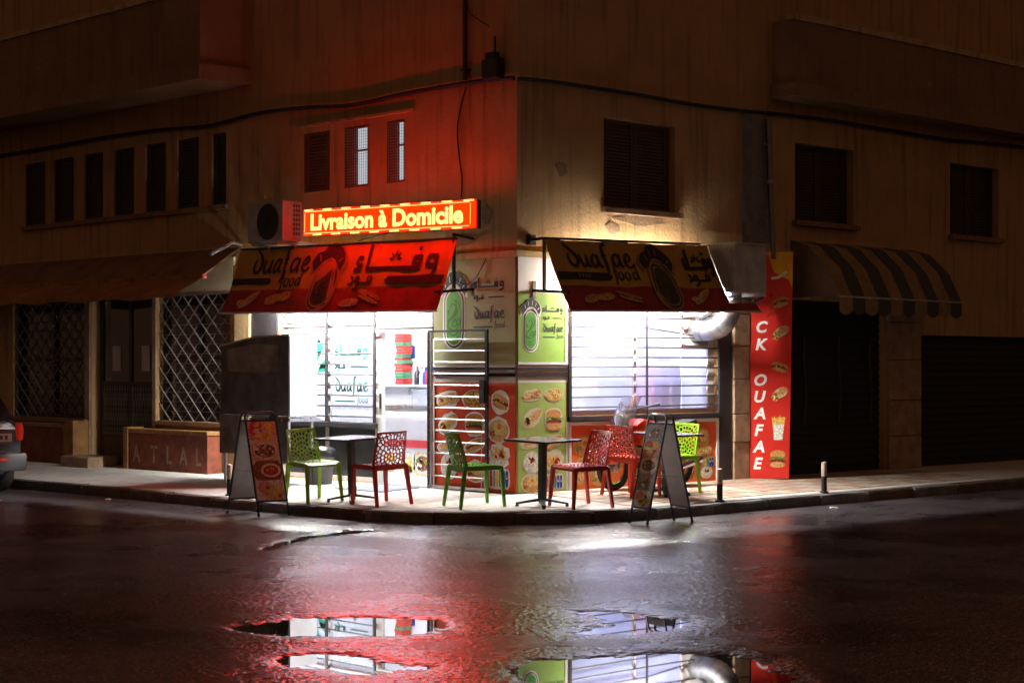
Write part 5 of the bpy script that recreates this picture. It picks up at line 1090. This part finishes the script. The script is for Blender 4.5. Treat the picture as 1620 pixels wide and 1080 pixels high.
t = thing('blue_tub', 'blue tub standing behind the right window', 'tub', (1.85, .5, 1.09)); mb = MB(); mb.lathe([(.11, 0), (.14, .2), (.145, .21)], 18, (1.85, .5, 1.092)); mb.build('tub', 'mach_blue', t, smooth=True); mb = MB(); mb.lathe([(.148, .21), (.148, .235), (.06, .25)], 18, (1.85, .5, 1.092)); mb.build('lid', 'mach_grey', t, smooth=True)

# ------------------------------------------------------------------ motorcycle behind the right table
mat('tyre', (.02, .02, .02), .85, var=.2); mat('moto_red', (.45, .02, .015), .25, var=.1); mat('seat_black', (.02, .02, .02), .6); sheet_glass('screen_glass', (.22, .24, .26), .6, .25); mat('lamp_glass', (.5, .5, .48), .1, var=.1)
t = thing('motorcycle', 'small red motorcycle parked under the barred window behind chairs', 'motorcycle', (1.9, -.30, .19)); MY = -.30; Z0 = .19; FX, RX, WR = 1.32, 2.5, .27
for nm, cx in (('front_wheel', FX), ('rear_wheel', RX)):
    mb = MB(); mb.tube([(cx+(WR-.04)*math.cos(2*PI*i/28), MY, Z0+WR+(WR-.04)*math.sin(2*PI*i/28)) for i in range(28)], .042, 8, closed=True); w = mb.build('tyre', 'tyre', t, smooth=True); w.name = nm
    mb = MB(); mb.tube([(cx+(WR-.08)*math.cos(2*PI*i/28), MY, Z0+WR+(WR-.08)*math.sin(2*PI*i/28)) for i in range(28)], .016, 6, closed=True); mb.build('rim', 'chrome', w, smooth=True)
    mb = MB(); mb.tube([(cx, MY-.06, Z0+WR), (cx, MY+.06, Z0+WR)], .045, 12); mb.build('hub', 'dull_steel', w, smooth=True)
    mb = MB()
    for i in range(14): a = 2*PI*i/14; mb.bar((cx+.04*math.cos(a), MY+(.02 if i % 2 else -.02), Z0+WR+.04*math.sin(a)), (cx+(WR-.08)*math.cos(a+.12), MY, Z0+WR+(WR-.08)*math.sin(a+.12)), .004)
    mb.build('spokes', 'chrome', w, stuff=True)
    mb = MB(); aa = [PI*(.1+.75*i/10) for i in range(11)] if nm == 'front_wheel' else [PI*(.02+.6*i/10) for i in range(11)]
    for q in (-.055, .055): mb.v += [(cx+(WR+.035)*math.cos(a), MY+q, Z0+WR+(WR+.035)*math.sin(a)) for a in aa]
    for i in range(10): mb.f.append((i, i+1, 12+i, 11+i)); mb.m.append(0)
    mb.build('mudguard', 'moto_red', w, smooth=True)
for q in (-.085, .085): mb = MB(); mb.tube([(FX, MY+q, Z0+WR), (FX+.2, MY+q*.9, Z0+.92)], .02, 8); mb.build('fork_leg', 'chrome', t, smooth=True)
mb = MB(); prof = [(1.62, .78), (1.75, .86), (2.0, .80), (2.1, .70), (2.05, .55), (1.85, .5), (1.7, .55)]; mb.prism(lambda a, b, l=0: Vector((a, MY+l, Z0+b)), prof, -.11, .11); mb.build('fuel_tank', 'moto_red', t, bevel=.03, smooth=True)
mb = MB(); mb.prism(lambda a, b, l=0: Vector((a, MY+l, Z0+b)), [(2.0, .74), (2.35, .76), (2.72, .84), (2.74, .78), (2.4, .68), (2.05, .66)], -.12, .12); mb.build('seat', 'seat_black', t, bevel=.02, smooth=True)
mb = MB(); mb.prism(lambda a, b, l=0: Vector((a, MY+l, Z0+b)), [(1.75, .22), (2.15, .22), (2.2, .46), (1.8, .5)], -.1, .1); mb.build('engine', 'dull_steel', t, bevel=.02)
mb = MB(); mb.tube([(1.8, MY-.12, Z0+.3), (1.95, MY-.15, Z0+.2), (2.3, MY-.16, Z0+.24), (2.75, MY-.16, Z0+.34)], [.02, .022, .04, .045], 10); mb.build('exhaust', 'chrome', t, smooth=True)
mb = MB(); mb.tube([(1.75, MY, Z0+.8), (1.6, MY, Z0+.6), (1.8, MY, Z0+.22)], .025, 8); mb.tube([(2.1, MY, Z0+.66), (RX, MY, Z0+WR)], .025, 8); mb.tube([(2.1, MY, Z0+.3), (RX, MY, Z0+WR)], .025, 8); mb.build('chassis', 'black_metal', t, stuff=True)
mb = MB(); mb.tube([(1.72, MY-.36, Z0+1.03), (1.66, MY-.2, Z0+1.0), (1.54, MY-.06, Z0+.95), (1.54, MY+.06, Z0+.95), (1.66, MY+.2, Z0+1.0), (1.72, MY+.26, Z0+1.03)], .014, 8); hb = mb.build('handlebar', 'black_metal', t, smooth=True)
for q in (-.36, .26): mb = MB(); mb.tube([(1.70, MY+q*.8, Z0+1.02), (1.75, MY+q, Z0+1.04)], .02, 8); mb.build('grip', 'seat_black', hb, smooth=True)
mb = MB(); mb.lathe([(.0, -.09), (.05, -.08), (.085, 0), (.088, .02)], 16); mb.v = [(1.46-z, MY+x, Z0+.85+y) for x, y, z in mb.v]; mb.build('headlight', 'dull_steel', t, smooth=True); mb = MB(); mb.prism(lambda a, b, l=0: Vector((1.437-l, MY+a, Z0+.85+b)), blob(0, 0, .075, .075, 18, 0), 0, .012); mb.build('headlight_glass', 'lamp_glass', t)
mb = MB(); S = []
for i in range(7):
    for j in range(5): u = -1+2*i/6; v = j/4; S.append((1.36+.10*v+.09*u*u+.12*v*v, MY+u*.2*(1-.25*v), Z0+.74+.40*v))
mb.v = S
for i in range(6):
    for j in range(4): k = i*5+j; mb.f.append((k, k+5, k+6, k+1)); mb.m.append(0)
mb.build('windscreen', 'screen_glass', t, smooth=True)
mb = MB(); mb.bar((2.0, MY-.05, Z0+.24), (1.98, MY-.24, .2), .02); mb.build('kick_stand', 'black_metal', t)
part('tail_lamp', 'box_red', t, (2.75, 2.79, MY-.05, MY+.05, Z0+.74, Z0+.8))

# ------------------------------------------------------------------ parked car, rear corner in view at the left
mat('car_paint', (.035, .036, .045), .25, var=.1, coat=.6); mat('bumper', (.055, .055, .06), .5); mat('plate', (.7, .6, .5), .4)
mat('tail_red', (.45, .02, .015), .2, emis=(1, .04, .02), estr=.12)
t = thing('parked_car', 'dark hatchback parked at the left kerb, rear towards the viewer', 'car', (-3.4, 8.6, 0)); CX, Y0 = -3.42, 6.75
st = [(0.0, .62, .26, .92), (.04, .78, .24, .98), (.18, .84, .22, 1.0), (.8, .86, .2, .97), (2.4, .86, .2, .94), (3.1, .84, .22, .88), (3.6, .78, .24, .78), (3.8, .6, .28, .66)]
mb = MB(); NS = 20
for (y, hw, z0, z1) in st:
    for k in range(NS):
        a = 2*PI*k/NS; c, s = math.cos(a), math.sin(a); e = 5.; q = (abs(c)**e+abs(s)**e)**(-1/e); mb.v.append((CX+hw*q*c, Y0+y, (z0+z1)/2+(z1-z0)/2*q*s))
for i in range(len(st)-1):
    for k in range(NS): mb.f.append((i*NS+k, i*NS+(k+1) % NS, (i+1)*NS+(k+1) % NS, (i+1)*NS+k)); mb.m.append(0)
mb.f += [tuple(range(NS))[::-1], tuple((len(st)-1)*NS+k for k in range(NS))]; mb.m += [0, 0]; mb.build('body', 'car_paint', t, smooth=True)
mb = MB(); lo = [(CX-.76, Y0+.06, .95), (CX+.76, Y0+.06, .95), (CX+.76, Y0+2.85, .92), (CX-.76, Y0+2.85, .92)]; hi = [(CX-.58, Y0+.42, 1.44), (CX+.58, Y0+.42, 1.44), (CX+.58, Y0+1.9, 1.46), (CX-.58, Y0+1.9, 1.46)]; mb.hexa(lo, hi); cb = mb.build('cabin', 'car_paint', t, bevel=.06, smooth=True)
mb = MB(); mb.add([(CX-.62, Y0+.09, 1.03), (CX+.62, Y0+.09, 1.03), (CX+.52, Y0+.385, 1.38), (CX-.52, Y0+.385, 1.38)], [(0, 1, 2, 3)]); mb.v = [(x, y-.012, z+.004) for x, y, z in mb.v]; mb.build('rear_window', 'dark_glass', cb)
for s in (-1, 1): mb = MB(); mb.add([(CX+s*.77, Y0+.45, 1.0), (CX+s*.77, Y0+2.4, .98), (CX+s*.63, Y0+1.85, 1.4), (CX+s*.63, Y0+.6, 1.38)], [(0, 1, 2, 3)]); mb.build('side_window', 'dark_glass', cb)
for s in (-1, 1):
    mb = MB(); mb.lathe([(.05, -.10), (.075, -.06), (.085, .06), (.06, .14)], 12); mb.v = [(CX+s*.755+x*.75, Y0+.03+y*.55, .80+z*.95) for x, y, z in mb.v]; mb.build('tail_light', 'tail_red', t, smooth=True)
    part('reflector', 'tail_red', t, (CX+s*.48-.07, CX+s*.48+.07, Y0-.062, Y0-.052, .44, .48))
mb = MB(); mb.box(CX-.84, CX+.84, Y0-.05, Y0+.22, .30, .54); mb.build('rear_bumper', 'bumper', t, bevel=.05, smooth=True)
part('plate_recess', 'bumper', t, (CX+.08, CX+.66, Y0-.012, Y0+.02, .66, .84)); pl = part('number_plate', 'plate', t, (CX+.12, CX+.62, Y0-.022, Y0-.013, .69, .80)); 
mb = MB(); frp = frame((CX+.37, Y0-.0225, .715), (1, 0, 0), (0, 0, 1), (0, -1, 0))
for i in range(6): mb.poly(frp, [(-.2+i*.07, 0), (-.16+i*.07, 0), (-.16+i*.07, .06), (-.2+i*.07, .06)], .001)
mb.build('plate_marks', 'ac_dark', pl)
part('chrome_strip', 'chrome', t, (CX-.3, CX+.66, Y0-.03, Y0-.012, .855, .88))
for s in (-1, 1):
    for y in (.62, 3.05):
        mb = MB(); mb.lathe([(.17, -.09), (.27, -.1), (.29, -.06), (.29, .06), (.27, .1), (.17, .09)], 24); mb.v = [(CX+s*.76+z, Y0+y+x, .29+yy) for x, yy, z in mb.v]; w = mb.build('wheel', 'tyre', t, smooth=True)
        mb = MB(); mb.lathe([(.17, -.02), (.165, .02), (.04, .05)], 16); mb.v = [(CX+s*.76+s*(.07+z), Y0+y+x, .29+yy) for x, yy, z in mb.v]; mb.build('rim', 'dull_steel', w, smooth=True)
mb = MB(); mb.box(CX+.84, CX+.97, Y0+2.3, Y0+2.4, .95, 1.07); mb.build('door_mirror', 'car_paint', t, bevel=.02)

# ------------------------------------------------------------------ scraps of litter on the road
for (x, y, lab, sd_) in ((-2.45, 4.9, 'crumpled white paper scrap in the left gutter', 1), (-3.6, 5.6, 'small paper scrap on the road near the parked car', 2), (-3.15, -.75, 'flattened paper cup lid on the road before the kerb', 3), (3.0, -2.3, 'small paper scrap in the right gutter', 4)):
    r_ = random.Random(sd_); mb = MB(); n = 9
    ring = [(x+.05*(1+r_.uniform(-.4, .4))*math.cos(2*PI*i/n), y+.04*(1+r_.uniform(-.4, .4))*math.sin(2*PI*i/n)) for i in range(n)]
    mb.v = [(a, b, r_.uniform(.004, .012)) for a, b in ring]+[(x+(a-x)*.5, y+(b-y)*.5, r_.uniform(.012, .03)) for a, b in ring]+[(x, y, .02)]
    for i in range(n): j = (i+1) % n; mb.f += [(i, j, n+j, n+i), (n+i, n+j, 2*n)]; mb.m += [0, 0]
    tag(mb.build('paper_scrap', 'white_print'), lab, 'litter', 'scraps of litter on the road')
